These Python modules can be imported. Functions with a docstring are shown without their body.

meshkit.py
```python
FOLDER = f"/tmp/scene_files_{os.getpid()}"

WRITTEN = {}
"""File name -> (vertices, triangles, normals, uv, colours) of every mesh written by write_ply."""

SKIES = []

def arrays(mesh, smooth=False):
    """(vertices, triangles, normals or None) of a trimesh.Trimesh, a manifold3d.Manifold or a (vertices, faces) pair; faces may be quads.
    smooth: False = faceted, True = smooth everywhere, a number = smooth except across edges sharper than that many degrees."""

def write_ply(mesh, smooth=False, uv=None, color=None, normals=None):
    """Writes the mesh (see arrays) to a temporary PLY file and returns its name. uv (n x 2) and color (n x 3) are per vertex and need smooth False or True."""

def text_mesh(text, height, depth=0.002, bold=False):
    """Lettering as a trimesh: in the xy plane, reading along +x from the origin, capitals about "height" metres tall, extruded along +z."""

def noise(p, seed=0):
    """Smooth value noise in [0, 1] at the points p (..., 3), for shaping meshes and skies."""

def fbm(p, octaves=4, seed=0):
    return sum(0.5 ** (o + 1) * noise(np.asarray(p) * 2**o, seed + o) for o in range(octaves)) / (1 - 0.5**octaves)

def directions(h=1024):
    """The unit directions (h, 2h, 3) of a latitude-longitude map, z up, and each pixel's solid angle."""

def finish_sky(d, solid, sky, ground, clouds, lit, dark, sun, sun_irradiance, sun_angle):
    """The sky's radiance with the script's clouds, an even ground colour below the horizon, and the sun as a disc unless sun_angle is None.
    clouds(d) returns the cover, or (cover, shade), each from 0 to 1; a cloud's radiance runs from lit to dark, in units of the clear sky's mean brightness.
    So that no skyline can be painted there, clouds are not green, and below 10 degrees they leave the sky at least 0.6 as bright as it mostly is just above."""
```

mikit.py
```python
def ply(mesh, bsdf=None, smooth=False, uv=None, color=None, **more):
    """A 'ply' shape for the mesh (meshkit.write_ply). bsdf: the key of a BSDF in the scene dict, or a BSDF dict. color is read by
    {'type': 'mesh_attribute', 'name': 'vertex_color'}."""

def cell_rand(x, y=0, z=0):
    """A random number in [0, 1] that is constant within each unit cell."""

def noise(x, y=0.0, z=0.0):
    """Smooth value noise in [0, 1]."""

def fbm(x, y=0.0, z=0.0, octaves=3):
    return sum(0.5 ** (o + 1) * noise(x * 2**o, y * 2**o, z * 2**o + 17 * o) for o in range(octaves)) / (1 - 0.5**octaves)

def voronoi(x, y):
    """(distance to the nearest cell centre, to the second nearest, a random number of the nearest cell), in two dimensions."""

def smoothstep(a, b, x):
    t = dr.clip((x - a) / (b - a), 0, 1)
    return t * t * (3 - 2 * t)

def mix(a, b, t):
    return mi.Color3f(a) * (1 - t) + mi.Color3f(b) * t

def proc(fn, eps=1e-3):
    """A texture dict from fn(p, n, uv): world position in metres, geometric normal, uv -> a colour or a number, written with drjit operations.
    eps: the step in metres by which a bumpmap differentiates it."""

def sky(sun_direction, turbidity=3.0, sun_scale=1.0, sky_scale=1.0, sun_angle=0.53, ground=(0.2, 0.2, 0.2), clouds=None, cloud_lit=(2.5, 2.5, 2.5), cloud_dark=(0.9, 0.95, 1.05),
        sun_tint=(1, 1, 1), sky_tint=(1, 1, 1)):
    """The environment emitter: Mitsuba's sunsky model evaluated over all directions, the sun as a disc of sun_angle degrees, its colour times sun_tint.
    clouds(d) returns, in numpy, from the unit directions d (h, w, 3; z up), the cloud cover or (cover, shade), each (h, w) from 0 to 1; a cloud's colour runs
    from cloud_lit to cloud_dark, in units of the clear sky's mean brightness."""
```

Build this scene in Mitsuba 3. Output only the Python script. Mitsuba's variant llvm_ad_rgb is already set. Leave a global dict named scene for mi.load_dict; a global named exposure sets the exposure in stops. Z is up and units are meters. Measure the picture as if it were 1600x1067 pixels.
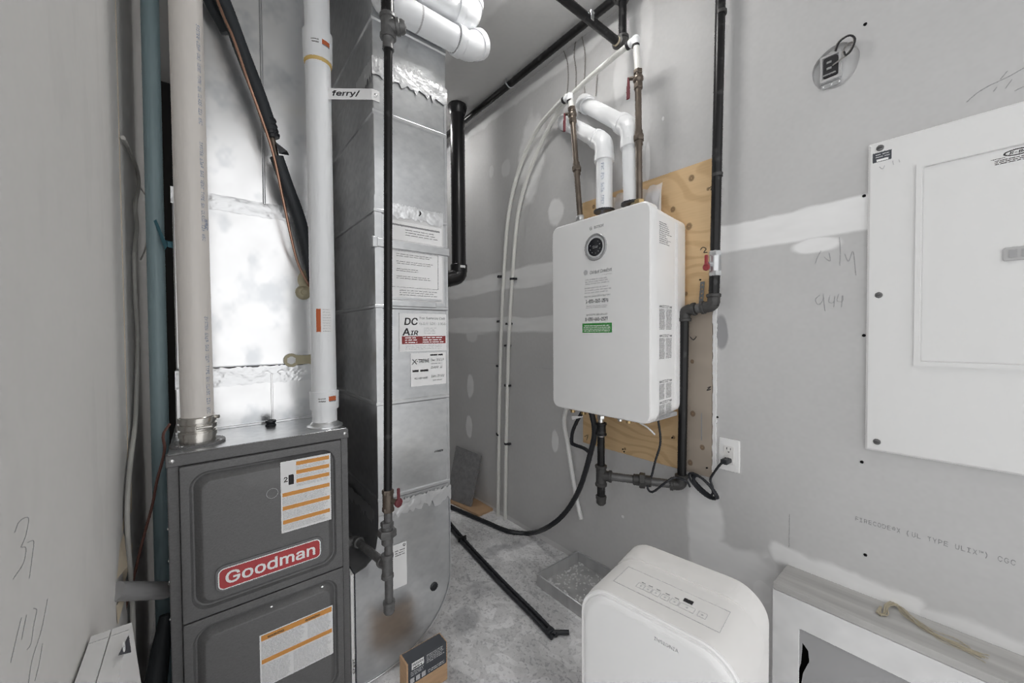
import math, random
import numpy as np, trimesh, mitsuba as mi, mikit, meshkit
from shapely.geometry import Polygon, box as sbox, Point
from shapely import affinity
from mikit import proc, noise, fbm, voronoi, smoothstep, mix, cell_rand
import drjit as dr

T = mi.ScalarTransform4f
scene, labels = {}, {}
random.seed(4)
RNG = np.random.default_rng(4)

# ------------------------------------------------------------------ camera, light, exposure
FOCAL, (YAW, PITCH, ROLL), EYE = (596.0, [39.3, 1.17, -0.39], 1.185)


def camera():
    y, p, r = (math.radians(a) for a in (YAW, PITCH, ROLL))
    f = np.array([math.sin(y) * math.cos(p), math.cos(y) * math.cos(p), -math.sin(p)])
    rt = np.array([math.cos(y), -math.sin(y), 0.0])
    up = np.cross(rt, f)
    up = up * math.cos(r) - rt * math.sin(r)
    o = np.array([0.0, 0.0, EYE])
    return {'type': 'perspective', 'fov': 2 * math.degrees(math.atan(800 / FOCAL)), 'fov_axis': 'x', 'near_clip': 0.02,
            'to_world': T().look_at(origin=o.tolist(), target=(o + f).tolist(), up=up.tolist())}


scene['camera'] = camera()
exposure = 0.36
SUN = np.array([-0.3, -0.75, 0.62])
scene['daylight'] = {'type': 'constant', 'radiance': {'type': 'rgb', 'value': [1.0, 1.0, 1.0]}}

FILL_LAMP = np.array([0.95, 0.98, 2.60])   # added fill lamp at the ceiling, out of view above the frame
FILL_LAMP_POWER = 24.0
FILL_LAMP_B = np.array([1.12, 2.42, 2.60])  # second added fill lamp, for the far wall, hidden by the duct
FILL_LAMP_B_POWER = 27.0

W = 1.5          # right wall
CEIL = 2.655
LEFT = -0.17     # left wall
BACK = 3.0


# ------------------------------------------------------------------ materials
def bsdf(name, color, rough=0.5, metallic=0.0, bump=None, bump_scale=1.0, spec=0.5, coat=0.0, **more):
    c = proc(color) if callable(color) else {'type': 'rgb', 'value': list(color)}
    r = proc(rough) if callable(rough) else float(rough)
    d = {'type': 'principled', 'base_color': c, 'roughness': r, 'metallic': metallic, 'specular': spec, **more}
    if coat:
        d['clearcoat'] = coat
        d['clearcoat_gloss'] = 0.9
    if bump is not None:
        d = {'type': 'bumpmap', 'scale': bump_scale, 'arbitrary': proc(bump, 0.0015), 'bsdf': d}
    scene[name] = {'type': 'twosided', 'bsdf': d}


def ellipse_mask(a, b, ca, cb, ra, rb, wob):
    d = dr.sqrt(dr.square((a - ca) / ra) + dr.square((b - cb) / rb))
    return 1 - smoothstep(0.75, 1.05, d + wob)


def rect_mask(a, b, a0, a1, b0, b1, s, wob):
    return smoothstep(a0 - s, a0 + s, a + wob) * (1 - smoothstep(a1 - s, a1 + s, a + wob)) * smoothstep(b0 - s, b0 + s, b + wob) * (1 - smoothstep(b1 - s, b1 + s, b + wob))


PAPER, MUD = (0.515, 0.513, 0.512), (0.80, 0.80, 0.80)


def speckle(a, b):
    return (fbm(a * 90, b * 90, 3.0, 2) - 0.5) * 0.05 + (fbm(a * 4, b * 4, 9.0, 3) - 0.5) * 0.08


# patches of joint compound on the right wall: (y, z, half width, half height, strength)
PATCHES = [(*(1.500, 2.308, 0.811)[1:], .05, .085, .85), (*(1.500, 2.330, 0.506)[1:], .045, .085, .85), (*(1.500, 1.466, 0.590)[1:], .03, .07, .8),
           (*(1.500, 1.454, 1.835)[1:], .06, .08, .8), (*(1.500, 1.884, 2.219)[1:], .05, .06, .4), (*(1.500, 2.277, 1.193)[1:], .09, .07, .5),
           (*(1.500, 1.646, 2.223)[1:], .12, .26, .7), (*(1.500, 0.836, 2.071)[1:], .006, .010, .9), (*(1.500, 0.906, 1.912)[1:], .012, .08, .7),
           (*(1.500, 2.033, 2.249)[1:], .03, .05, .3), (*(1.500, 1.040, 2.347)[1:], .05, .16, .5), (*(1.500, 0.333, 1.455)[1:], .075, .03, .9),
           (*(1.500, 0.462, 0.281)[1:], .04, .05, .8), (*(1.500, 0.620, 0.012)[1:], .05, .2, .8), (*(1.500, 1.032, 0.335)[1:], .008, .008, .8)]


def col_right(p, n, uv):
    y, z = p.y, p.z
    w = (fbm(y * 9, z * 9, 2.0, 4) - 0.5)
    w2 = (fbm(y * 3, z * 30, 5.0, 3) - 0.5)
    m = 0.92 * rect_mask(y, z, -1.0, .615, 1.480, 1.578, .006, w * .02)
    m = dr.maximum(m, 0.85 * rect_mask(y, z, .8, 2.9, 1.455, 1.575, .012, w2 * .05))
    m = dr.maximum(m, 0.85 * rect_mask(y, z, .8, 2.9, 1.19, 1.29, .012, w2 * .05))
    m = dr.maximum(m, 0.22 * rect_mask(y, z, .8, 2.9, 1.29, 1.455, .012, w2 * .05))
    m = dr.maximum(m, 0.42 * rect_mask(y, z, .895, 1.05, 1.75, 2.7, .015, w * .07))
    m = dr.maximum(m, 0.65 * rect_mask(y, z, .60, .72, 0.02, .58, .012, w * .06))
    m = dr.maximum(m, 0.65 * rect_mask(y, z, .42, .62, 0.02, .40, .02, w * .10))
    m = dr.maximum(m, 0.8 * rect_mask(y, z, .09, .43, .40, .462, .01, w * .05))
    m = dr.maximum(m, 0.55 * rect_mask(y, z, -.6, .12, .40, .445, .012, w * .05))
    m = dr.maximum(m, 0.5 * rect_mask(y, z, .9, 2.9, 2.575, 2.8, .01, w * .05))
    m = dr.maximum(m, 0.35 * rect_mask(y, z, .66, 2.9, -.1, .028, .004, w * .01))
    for (cy, cz, ry, rz, s) in PATCHES:
        m = dr.maximum(m, s * ellipse_mask(y, z, cy, cz, ry, rz, w * .7))
    m = m * (0.86 + 0.28 * fbm(y * 14, z * 40, 7.0, 3))
    torn = ellipse_mask(y, z, 0.604, 1.185, 0.026, 0.075, w * .9)
    c = mix(mi.Color3f(*PAPER) * (1 + speckle(y, z)), mi.Color3f(*MUD), dr.clip(m, 0, 1))
    return mix(c, (0.27, 0.27, 0.28), torn * .85)


def col_left(p, n, uv):
    y, z = p.y, p.z
    w = fbm(y * 5, z * 5, 4.0, 4) - 0.5
    scuff = smoothstep(.62, .8, fbm(y * 14, z * 5, 3.0, 3)) * .12
    return mi.Color3f(0.56, 0.553, 0.54) * (1 + speckle(y, z) * .5 + w * .03 - scuff * .3)


def col_ceiling(p, n, uv):
    x, y = p.x, p.y
    w = fbm(x * 6, y * 6, 1.0, 4) - 0.5
    m = 0.6 * rect_mask(x, y, .93, 1.06, 0, 3.2, .02, w * .08)
    return mix(mi.Color3f(0.48, 0.48, 0.475) * (1 + speckle(x, y)), (0.66, 0.66, 0.655), m)


def col_floor(p, n, uv):
    x, y = p.x, p.y
    wx, wy = fbm(x * 11, y * 11, 1.0, 2), fbm(x * 11, y * 11, 4.0, 2)
    f1, _, r1 = voronoi(x * 34 + wx * 3, y * 22 + wy * 3)
    a = fbm(x * 3.2, y * 3.2, 2.0, 4)
    s = fbm(x * 120, y * 120, 8.0, 3)
    fleck = smoothstep(.56, .74, fbm(x * 120, y * 105, 5.0, 3))
    dust = smoothstep(.30, .68, a)
    c = mix((0.47, 0.47, 0.475), (0.80, 0.80, 0.81), dr.clip(dust * .75 + s * .3, 0, 1))
    c = c * (0.86 + .24 * r1)
    c = mix(c, (0.24, 0.245, 0.26), fleck * (1 - .6 * dust) * .6)
    stain = smoothstep(.60, .78, fbm(x * 6, y * 9, 21.0, 4))
    return mix(c, (0.26, 0.265, 0.28), stain * .55)


def col_ply(p, n, uv):
    y, z = p.y, p.z
    warp = fbm(y * 2.2, z * 5, 3.0, 3)
    g = noise(warp * 9 + z * 3, y * .8 + warp * 5, 2.0)
    rings = 0.5 + 0.5 * dr.sin((warp * 7.5 + z * 9) * 6.283)
    fine = fbm(y * 12, z * 240, 1.0, 2)
    c = mix((0.66, 0.47, 0.27), (0.50, 0.33, 0.165), smoothstep(.55, .95, rings) * .5 + fine * .25)
    gray = rect_mask(y, z, .58, .742, .5, 1.285, .006, (fbm(z * 20, y * 20) - .5) * .01)
    c = mix(c, mi.Color3f(0.315, 0.275, 0.235) * (0.86 + .28 * g), gray * .95)
    for (ky, kz, r) in KNOTS:
        d = dr.sqrt(dr.square((y - ky) / r) + dr.square((z - kz) / (r * 1.15)))
        c = mix(c, (0.30, 0.18, 0.08), (1 - smoothstep(.3, 1.2, d)) * .6)
        c = mix(c, (0.06, 0.035, 0.02), (1 - smoothstep(.25, .5, dr.abs(d - .55))) * .5)
    return c


KNOTS = [(*(1.480, 0.714, 1.786)[1:], .012), (*(1.480, 0.789, 1.684)[1:], .011), (*(1.480, 0.723, 1.601)[1:], .013), (*(1.480, 1.190, 1.799)[1:], .010),
         (*(1.480, 0.735, 1.338)[1:], .008), (*(1.480, 0.709, 1.071)[1:], .008), (*(1.480, 0.706, 0.866)[1:], .011), (*(1.480, 0.651, 1.725)[1:], .006),
         (*(1.480, 1.015, 0.656)[1:], .006), (*(1.480, 0.716, 0.670)[1:], .011), (*(1.480, 0.784, 0.757)[1:], .007), (*(1.480, 0.669, 0.741)[1:], .010)]


def spangle(p):
    u, v = p.x * 60 + p.z * 37, p.y * 60 + p.z * 60
    return fbm(p.x * 45, p.y * 45, p.z * 45, 3)


def col_galv(p, n, uv):
    s = spangle(p)
    b = fbm(p.x * 5, p.y * 5, p.z * 5, 3)
    return mix((0.47, 0.485, 0.50), (0.76, 0.77, 0.775), dr.clip(s * .55 + b * .6 - .1, 0, 1))


def rough_galv(p, n, uv):
    return 0.17 + 0.17 * fbm(p.x * 12, p.y * 12, p.z * 12, 3)


def bump_galv(p, n, uv):
    return 0.003 * fbm(p.x * 4.5, p.y * 4.5, p.z * 4.5, 2)


def bump_foil(p, n, uv):
    return 0.0035 * fbm(p.x * 38, p.y * 38, p.z * 38, 3)


def col_steel(p, n, uv):
    w = smoothstep(.62, .8, fbm(p.x * 55, p.y * 55, p.z * 30, 3))
    return mix((0.007, 0.007, 0.0075), (0.07, 0.07, 0.07), w * .4)


def col_castiron(p, n, uv):
    return mi.Color3f(0.055, 0.054, 0.053) * (0.7 + .6 * fbm(p.x * 80, p.y * 80, p.z * 80, 3))


def col_grayiron(p, n, uv):
    return mi.Color3f(0.135, 0.135, 0.135) * (0.7 + .6 * fbm(p.x * 80, p.y * 80, p.z * 80, 3))


def col_copperdark(p, n, uv):
    return mix((0.10, 0.083, 0.070), (0.23, 0.19, 0.155), fbm(p.x * 40, p.y * 40, p.z * 25, 3))


def col_furnace(p, n, uv):
    s = fbm(p.x * 260, p.y * 260, p.z * 260, 2)
    d = smoothstep(.58, .8, fbm(p.x * 9, p.y * 9, p.z * 9, 3))
    return mix(mi.Color3f(0.128, 0.128, 0.130) * (0.85 + .3 * s), (0.22, 0.22, 0.22), d * .25)


def col_cardboard(p, n, uv):
    return mi.Color3f(0.47, 0.31, 0.19) * (0.9 + .2 * fbm(p.x * 30, p.y * 30, p.z * 160, 2))


def col_ledge_top(p, n, uv):
    g = fbm(p.x * 60, p.y * 4, 2.0, 3)
    return mi.Color3f(0.40, 0.395, 0.385) * (0.82 + .36 * g)


def col_mud(p, n, uv):
    s = fbm(p.x * 18, p.y * 18, p.z * 18, 3)
    return mi.Color3f(0.70, 0.70, 0.70) * (0.90 + .2 * s)


def col_tray(p, n, uv):
    d = fbm(p.x * 22, p.y * 22, 3.0, 4)
    return mix((0.33, 0.335, 0.34), (0.52, 0.52, 0.52), d)


def col_slab(p, n, uv):
    return mi.Color3f(0.21, 0.21, 0.215) * (0.75 + .5 * fbm(p.x * 50, p.y * 50, p.z * 50, 3))


bsdf('drywall_right', col_right, 0.85, spec=.25)
bsdf('drywall_left', col_left, 0.85, spec=.2)
bsdf('drywall_ceiling', col_ceiling, 0.9, spec=.2)
bsdf('gap_shade_black', (0.03, 0.03, 0.03), 0.9, spec=.1)  # near black that paints in the shade of the gap left of the furnace
bsdf('drywall_plain', (0.52, 0.52, 0.52), 0.9, spec=.2)
bsdf('torn_paper', (0.62, 0.54, 0.42), 0.9, spec=.1)
bsdf('gypsum', col_mud, 0.85, spec=.2)
bsdf('floor_board', col_floor, 0.8, spec=.25)
bsdf('plywood', col_ply, 0.6, spec=.35)
bsdf('galvanized', col_galv, rough_galv, 0.9, bump_galv)
def col_bright(p, n, uv):
    b = fbm(p.x * 14, p.y * 14, p.z * 9, 4)
    return mix((0.68, 0.70, 0.72), (0.88, 0.885, 0.89), smoothstep(.25, .5, b))


bsdf('galvanized_bright', col_bright, rough_galv, 0.9, bump_galv)
bsdf('galvanized_fine', col_galv, 0.28, 0.9)
bsdf('foil_tape', (0.80, 0.81, 0.82), 0.30, 0.9, bump_foil)
bsdf('tray_steel', col_tray, 0.42, 0.2)
bsdf('stainless', (0.62, 0.60, 0.56), 0.22, 0.95)
bsdf('chrome', (0.75, 0.75, 0.75), 0.18, 1.0)
bsdf('furnace_paint', col_furnace, 0.42, spec=.5)
bsdf('vent_cream', (0.70, 0.665, 0.63), 0.38)
bsdf('pvc_white', (0.80, 0.815, 0.83), 0.3)
bsdf('pex_white', (0.72, 0.72, 0.69), 0.35)
bsdf('primer_yellow', (0.62, 0.44, 0.16), 0.5)
bsdf('black_steel', col_steel, 0.3, spec=.35)
bsdf('cast_iron', col_castiron, 0.45, 0.3)
bsdf('gray_iron', col_grayiron, 0.42, 0.45)
bsdf('abs_black', (0.010, 0.010, 0.011), 0.28)
bsdf('rubber', (0.014, 0.016, 0.02), 0.4)
bsdf('foam_black', (0.028, 0.033, 0.038), 0.6)
bsdf('teal_pipe', (0.27, 0.37, 0.40), 0.35)
bsdf('teal_metal', (0.06, 0.16, 0.20), 0.35, .5)
bsdf('copper', (0.55, 0.33, 0.235), 0.28, 0.9)
bsdf('copper_dark', col_copperdark, 0.32, 0.75)
bsdf('brass', (0.50, 0.37, 0.19), 0.3, 0.85)
bsdf('olive_brass', (0.42, 0.38, 0.26), 0.45, .3)
bsdf('red_paint', (0.26, 0.03, 0.035), 0.35)
bsdf('red_dull', (0.13, 0.028, 0.034), 0.4)
bsdf('boiler_white', (0.81, 0.81, 0.805), 0.26)
bsdf('boiler_side', (0.70, 0.70, 0.70), 0.35)
bsdf('panel_white', (0.70, 0.70, 0.695), 0.16)
bsdf('plastic_white', (0.80, 0.80, 0.795), 0.33)
bsdf('plastic_warm', (0.72, 0.71, 0.695), 0.42)
bsdf('plastic_gray', (0.42, 0.42, 0.42), 0.4)
bsdf('dial_gray', (0.34, 0.345, 0.35), 0.3, .4)
bsdf('dial_light', (0.62, 0.63, 0.64), 0.25, .3)
bsdf('screen_black', (0.008, 0.009, 0.012), 0.08)
bsdf('paper', (0.80, 0.80, 0.80), 0.6, spec=.2)
bsdf('paper_dim', (0.66, 0.66, 0.66), 0.35)
bsdf('ink', (0.03, 0.03, 0.032), 0.6, spec=.2)
bsdf('ink_gray', (0.26, 0.26, 0.265), 0.6, spec=.2)
bsdf('ink_pale', (0.47, 0.47, 0.48), 0.6, spec=.2)
bsdf('ink_blue', (0.20, 0.24, 0.36), 0.6, spec=.2)
bsdf('ink_white', (0.86, 0.86, 0.86), 0.5, spec=.2)
bsdf('pencil', (0.30, 0.30, 0.305), 0.7, spec=.2)
bsdf('orange_ink', (0.66, 0.31, 0.09), 0.6, spec=.2)
bsdf('red_ink', (0.52, 0.14, 0.06), 0.6, spec=.2)
bsdf('maroon_ink', (0.25, 0.055, 0.055), 0.6, spec=.2)
bsdf('green_ink', (0.045, 0.23, 0.055), 0.5)
bsdf('logo_red', (0.43, 0.05, 0.055), 0.35)
bsdf('logo_gray', (0.15, 0.15, 0.155), 0.35)
bsdf('cable_white', (0.56, 0.55, 0.52), 0.45)
bsdf('wire_gray', (0.22, 0.21, 0.20), 0.5)
bsdf('wire_brown', (0.12, 0.055, 0.045), 0.5)
bsdf('conduit_gray', (0.42, 0.42, 0.425), 0.35, .3)
bsdf('cardboard', col_cardboard, 0.8, spec=.2)
bsdf('label_navy', (0.045, 0.05, 0.06), 0.4)
bsdf('ledge_gray', col_ledge_top, 0.8, spec=.2)
bsdf('recess_gray', (0.36, 0.36, 0.365), 0.85, spec=.2)
bsdf('void_black', (0.01, 0.01, 0.01), 0.9, spec=.1)
bsdf('slab_gray', col_slab, 0.7)
bsdf('twine', (0.40, 0.36, 0.27), 0.8, spec=.1)
bsdf('green_paint', (0.05, 0.16, 0.09), 0.6)
scene['clear_bag'] = {'type': 'blendbsdf', 'weight': 0.55, 'bsdf_0': {'type': 'thindielectric', 'int_ior': 1.3}, 'bsdf_1': {'type': 'twosided', 'bsdf': {'type': 'principled', 'base_color': {'type': 'rgb', 'value': [.72, .72, .74]}, 'roughness': .2}}}


# ------------------------------------------------------------------ mesh helpers
def A(v):
    return np.asarray(v, float)


def unit(v):
    v = A(v)
    return v / np.linalg.norm(v)


def cat(*ms):
    ms = [m for g in ms for m in (g if isinstance(g, (list, tuple)) else [g])]
    return trimesh.util.concatenate(ms)


def hull(pts):
    return trimesh.convex.convex_hull(np.asarray(pts, float))


def box(a, b, c=0.0):
    a, b = np.minimum(A(a), A(b)), np.maximum(A(a), A(b))
    if c <= 0:
        m = trimesh.creation.box(extents=b - a)
        m.apply_translation((a + b) / 2)
        return m
    c = min(c, 0.45 * (b - a).min())
    pts = []
    for k in range(3):
        for s in np.ndindex(2, 2, 2):
            p = np.where(s, b - c, a + c)
            p[k] = b[k] if s[k] else a[k]
            pts.append(p)
    return hull(pts)


def frame(o, r, u):
    r, u = unit(r), unit(u)
    n = unit(np.cross(r, u))
    u = np.cross(n, r)
    m = np.eye(4)
    m[:3, 0], m[:3, 1], m[:3, 2], m[:3, 3] = r, u, n, o
    return m


def rightwall(y, z, x=W):      # seen from the room: right is -y
    return frame((x, y, z), (0, -1, 0), (0, 0, 1))


def front(x, y, z):            # a face turned to -y
    return frame((x, y, z), (1, 0, 0), (0, 0, 1))


def leftwall(y, z, x=LEFT):
    return frame((x, y, z), (0, 1, 0), (0, 0, 1))


def put(mesh, m):
    mesh = mesh.copy()
    mesh.apply_transform(m)
    return mesh


def flat(poly, depth, m=None, z0=0.0):
    polys = getattr(poly, 'geoms', [poly])
    mesh = cat([trimesh.creation.extrude_polygon(g, depth, engine='earcut') for g in polys])
    mesh.apply_translation((0, 0, z0))
    return put(mesh, m) if m is not None else mesh


def plate(x0, y0, x1, y1, depth, m, r=0.0, z0=0.0):
    p = sbox(min(x0, x1), min(y0, y1), max(x0, x1), max(y0, y1))
    if r:
        p = p.buffer(-r).buffer(r, quad_segs=6)
    return flat(p, depth, m, z0)


def text(s, h, m, x=0.0, y=0.0, width=None, shear=0.0, bold=False, depth=0.0006, anchor='l', z0=0.0):
    t = meshkit.text_mesh(s, h, depth, bold)
    t.apply_translation((-t.bounds[0][0], 0, z0))
    if width:
        t.apply_scale((width / max(t.bounds[1][0], 1e-6), 1, 1))
    w = t.bounds[1][0]
    if shear:
        k = np.eye(4)
        k[0, 1] = shear
        t.apply_transform(k)
    t.apply_translation((x - (w / 2 if anchor == 'c' else w if anchor == 'r' else 0), y, 0))
    return put(t, m)


def mono(s, h, pitch, m, depth=0.0005):
    out = []
    for i, ch in enumerate(s):
        if ch != ' ':
            out.append(text(ch, h, m, x=i * pitch, width=None if ch in 'I(),.' else pitch * .72, depth=depth))
    return cat(out)


def wordlines(m, x0, x1, y0, y1, n, weight=0.45, depth=0.0004, z0=0.0, ragged=.15, seed=0):
    """n lines of small print as short word-long strips."""
    r = np.random.default_rng(seed + n)
    out, pitch = [], (y1 - y0) / n
    for i in range(n):
        x, end = x0, x1 - r.random() * ragged * (x1 - x0)
        yy = y1 - (i + .5) * pitch
        while x < end:
            w = min((.8 + 2.2 * r.random()) * pitch * 1.1, end - x)
            if w > .2 * pitch:
                out.append((x, x + w, yy))
            x += w + pitch * .45
    hh = pitch * weight / 2
    return cat([plate(a, y - hh, b, y + hh, depth, None, z0=z0) for a, b, y in out]).apply_transform(m)


def spline(pts, n=10):
    p = A(pts)
    if len(p) < 3:
        return p
    q = np.vstack([2 * p[0] - p[1], p, 2 * p[-1] - p[-2]])
    out = []
    for i in range(1, len(q) - 2):
        t = np.linspace(0, 1, n, endpoint=False)[:, None]
        a, b, c, d = q[i - 1], q[i], q[i + 1], q[i + 2]
        out.append(.5 * (2 * b + (c - a) * t + (2 * a - 5 * b + 4 * c - d) * t ** 2 + (3 * b - a - 3 * c + d) * t ** 3))
    return np.vstack(out + [p[-1:]])


def bend(pts, rad, n=8):
    """A polyline with its corners rounded by arcs."""
    p = A(pts)
    out = [p[0]]
    for i in range(1, len(p) - 1):
        d1, d2 = unit(p[i - 1] - p[i]), unit(p[i + 1] - p[i])
        ang = math.acos(np.clip(d1 @ d2, -1, 1))
        L = rad / max(math.tan(ang / 2), 1e-3)
        L = min(L, .49 * np.linalg.norm(p[i - 1] - p[i]), .49 * np.linalg.norm(p[i + 1] - p[i]))
        a, b = p[i] + d1 * L, p[i] + d2 * L
        for t in np.linspace(0, 1, n):
            out.append((1 - t) ** 2 * a + 2 * t * (1 - t) * p[i] + t ** 2 * b)
    out.append(p[-1])
    return np.array(out)


def sweep(path, r, sides=16, section=None):
    """A closed tube along a path; r a number or one per point; section: own outline (k, 2)."""
    p = A(path)
    keep = np.r_[True, np.linalg.norm(np.diff(p, axis=0), axis=1) > 1e-6]
    rr = np.broadcast_to(A(r), (len(p),))[keep]
    p = p[keep]
    t = np.gradient(p, axis=0)
    t /= np.linalg.norm(t, axis=1, keepdims=True)
    a = np.cross(t[0], (0, 0, 1) if abs(t[0][2]) < .9 else (1, 0, 0))
    a /= np.linalg.norm(a)
    if section is None:
        ang = np.arange(sides) * 2 * np.pi / sides
        section = np.c_[np.cos(ang), np.sin(ang)]
    k, rings = len(section), []
    for i in range(len(p)):
        a = a - t[i] * (a @ t[i])
        a /= np.linalg.norm(a)
        b = np.cross(t[i], a)
        rings.append(p[i] + rr[i] * (section[:, :1] * a + section[:, 1:] * b))
    return loft(rings)


def loft(rings, caps=True):
    k = len(rings[0])
    v = np.vstack(rings)
    f = []
    j = np.arange(k)
    for i in range(len(rings) - 1):
        q0, q1, q2, q3 = i * k + j, i * k + (j + 1) % k, (i + 1) * k + (j + 1) % k, (i + 1) * k + j
        f += [np.c_[q0, q1, q2], np.c_[q0, q2, q3]]
    if caps:
        c0, c1 = len(v), len(v) + 1
        v = np.vstack([v, rings[0].mean(0), rings[-1].mean(0)])
        f += [np.c_[j * 0 + c0, (j + 1) % k, j], np.c_[j * 0 + c1, (len(rings) - 1) * k + j, (len(rings) - 1) * k + (j + 1) % k]]
    m = trimesh.Trimesh(v, np.vstack(f), process=False)
    if m.volume < 0:
        m.invert()
    return m


def lathe(p0, p1, prof, sides=24):
    """prof: (distance along p0 -> p1, radius)."""
    p0, d = A(p0), unit(A(p1) - A(p0))
    a = unit(np.cross(d, (0, 0, 1) if abs(d[2]) < .9 else (1, 0, 0)))
    b = np.cross(d, a)
    ang = np.arange(sides) * 2 * np.pi / sides
    return loft([p0 + d * t + max(r, 1e-5) * (np.cos(ang)[:, None] * a + np.sin(ang)[:, None] * b) for t, r in prof])


def cyl(p0, p1, r, sides=20, c=0.0):
    L = np.linalg.norm(A(p1) - A(p0))
    if c:
        return lathe(p0, p1, [(0, r - c), (c, r), (L - c, r), (L, r - c)], sides)
    return lathe(p0, p1, [(0, r), (L, r)], sides)


def ball(p, r, s=2):
    m = trimesh.creation.icosphere(s, r)
    m.apply_translation(p)
    return m


def rrect(w, h, r, n=8):
    pts = []
    for cx, cy, a0 in ((w / 2 - r, h / 2 - r, 0), (-w / 2 + r, h / 2 - r, 90), (-w / 2 + r, -h / 2 + r, 180), (w / 2 - r, -h / 2 + r, 270)):
        for a in np.radians(np.linspace(a0, a0 + 90, n)):
            pts.append((cx + r * math.cos(a), cy + r * math.sin(a)))
    return A(pts)


def rings_rr(specs, m, n=8):
    """specs: (width, height, corner radius, depth along the frame's normal[, cx, cy])."""
    out = []
    for s in specs:
        q = rrect(s[0], s[1], min(s[2], s[0] / 2 - 1e-4, s[1] / 2 - 1e-4), n)
        cx, cy = (s[4], s[5]) if len(s) > 4 else (0, 0)
        v = np.c_[q[:, 0] + cx, q[:, 1] + cy, np.full(len(q), s[3])]
        out.append(v @ m[:3, :3].T + m[:3, 3])
    return loft(out)


def screw(p, n, r=.004, slot=True):
    n = unit(n)
    return lathe(p, A(p) + n, [(-.001, r), (.0015, r), (.0032, r * .55), (.0034, 0)], 12)


# ------------------------------------------------------------------ naming
def numbered(key):
    if key not in scene and key not in labels and not any(k.startswith(key + '__') for k in scene):
        return key
    i = 1
    while f'{key}_{i:03d}' in scene or f'{key}_{i:03d}' in labels or any(k.startswith(f'{key}_{i:03d}__') for k in scene):
        i += 1
    return f'{key}_{i:03d}'


def thing(name, label, category, group=None):
    key = numbered(name)
    labels[key] = {'label': label, 'category': category}
    if group:
        labels[key]['group'] = group
    return key


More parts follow.
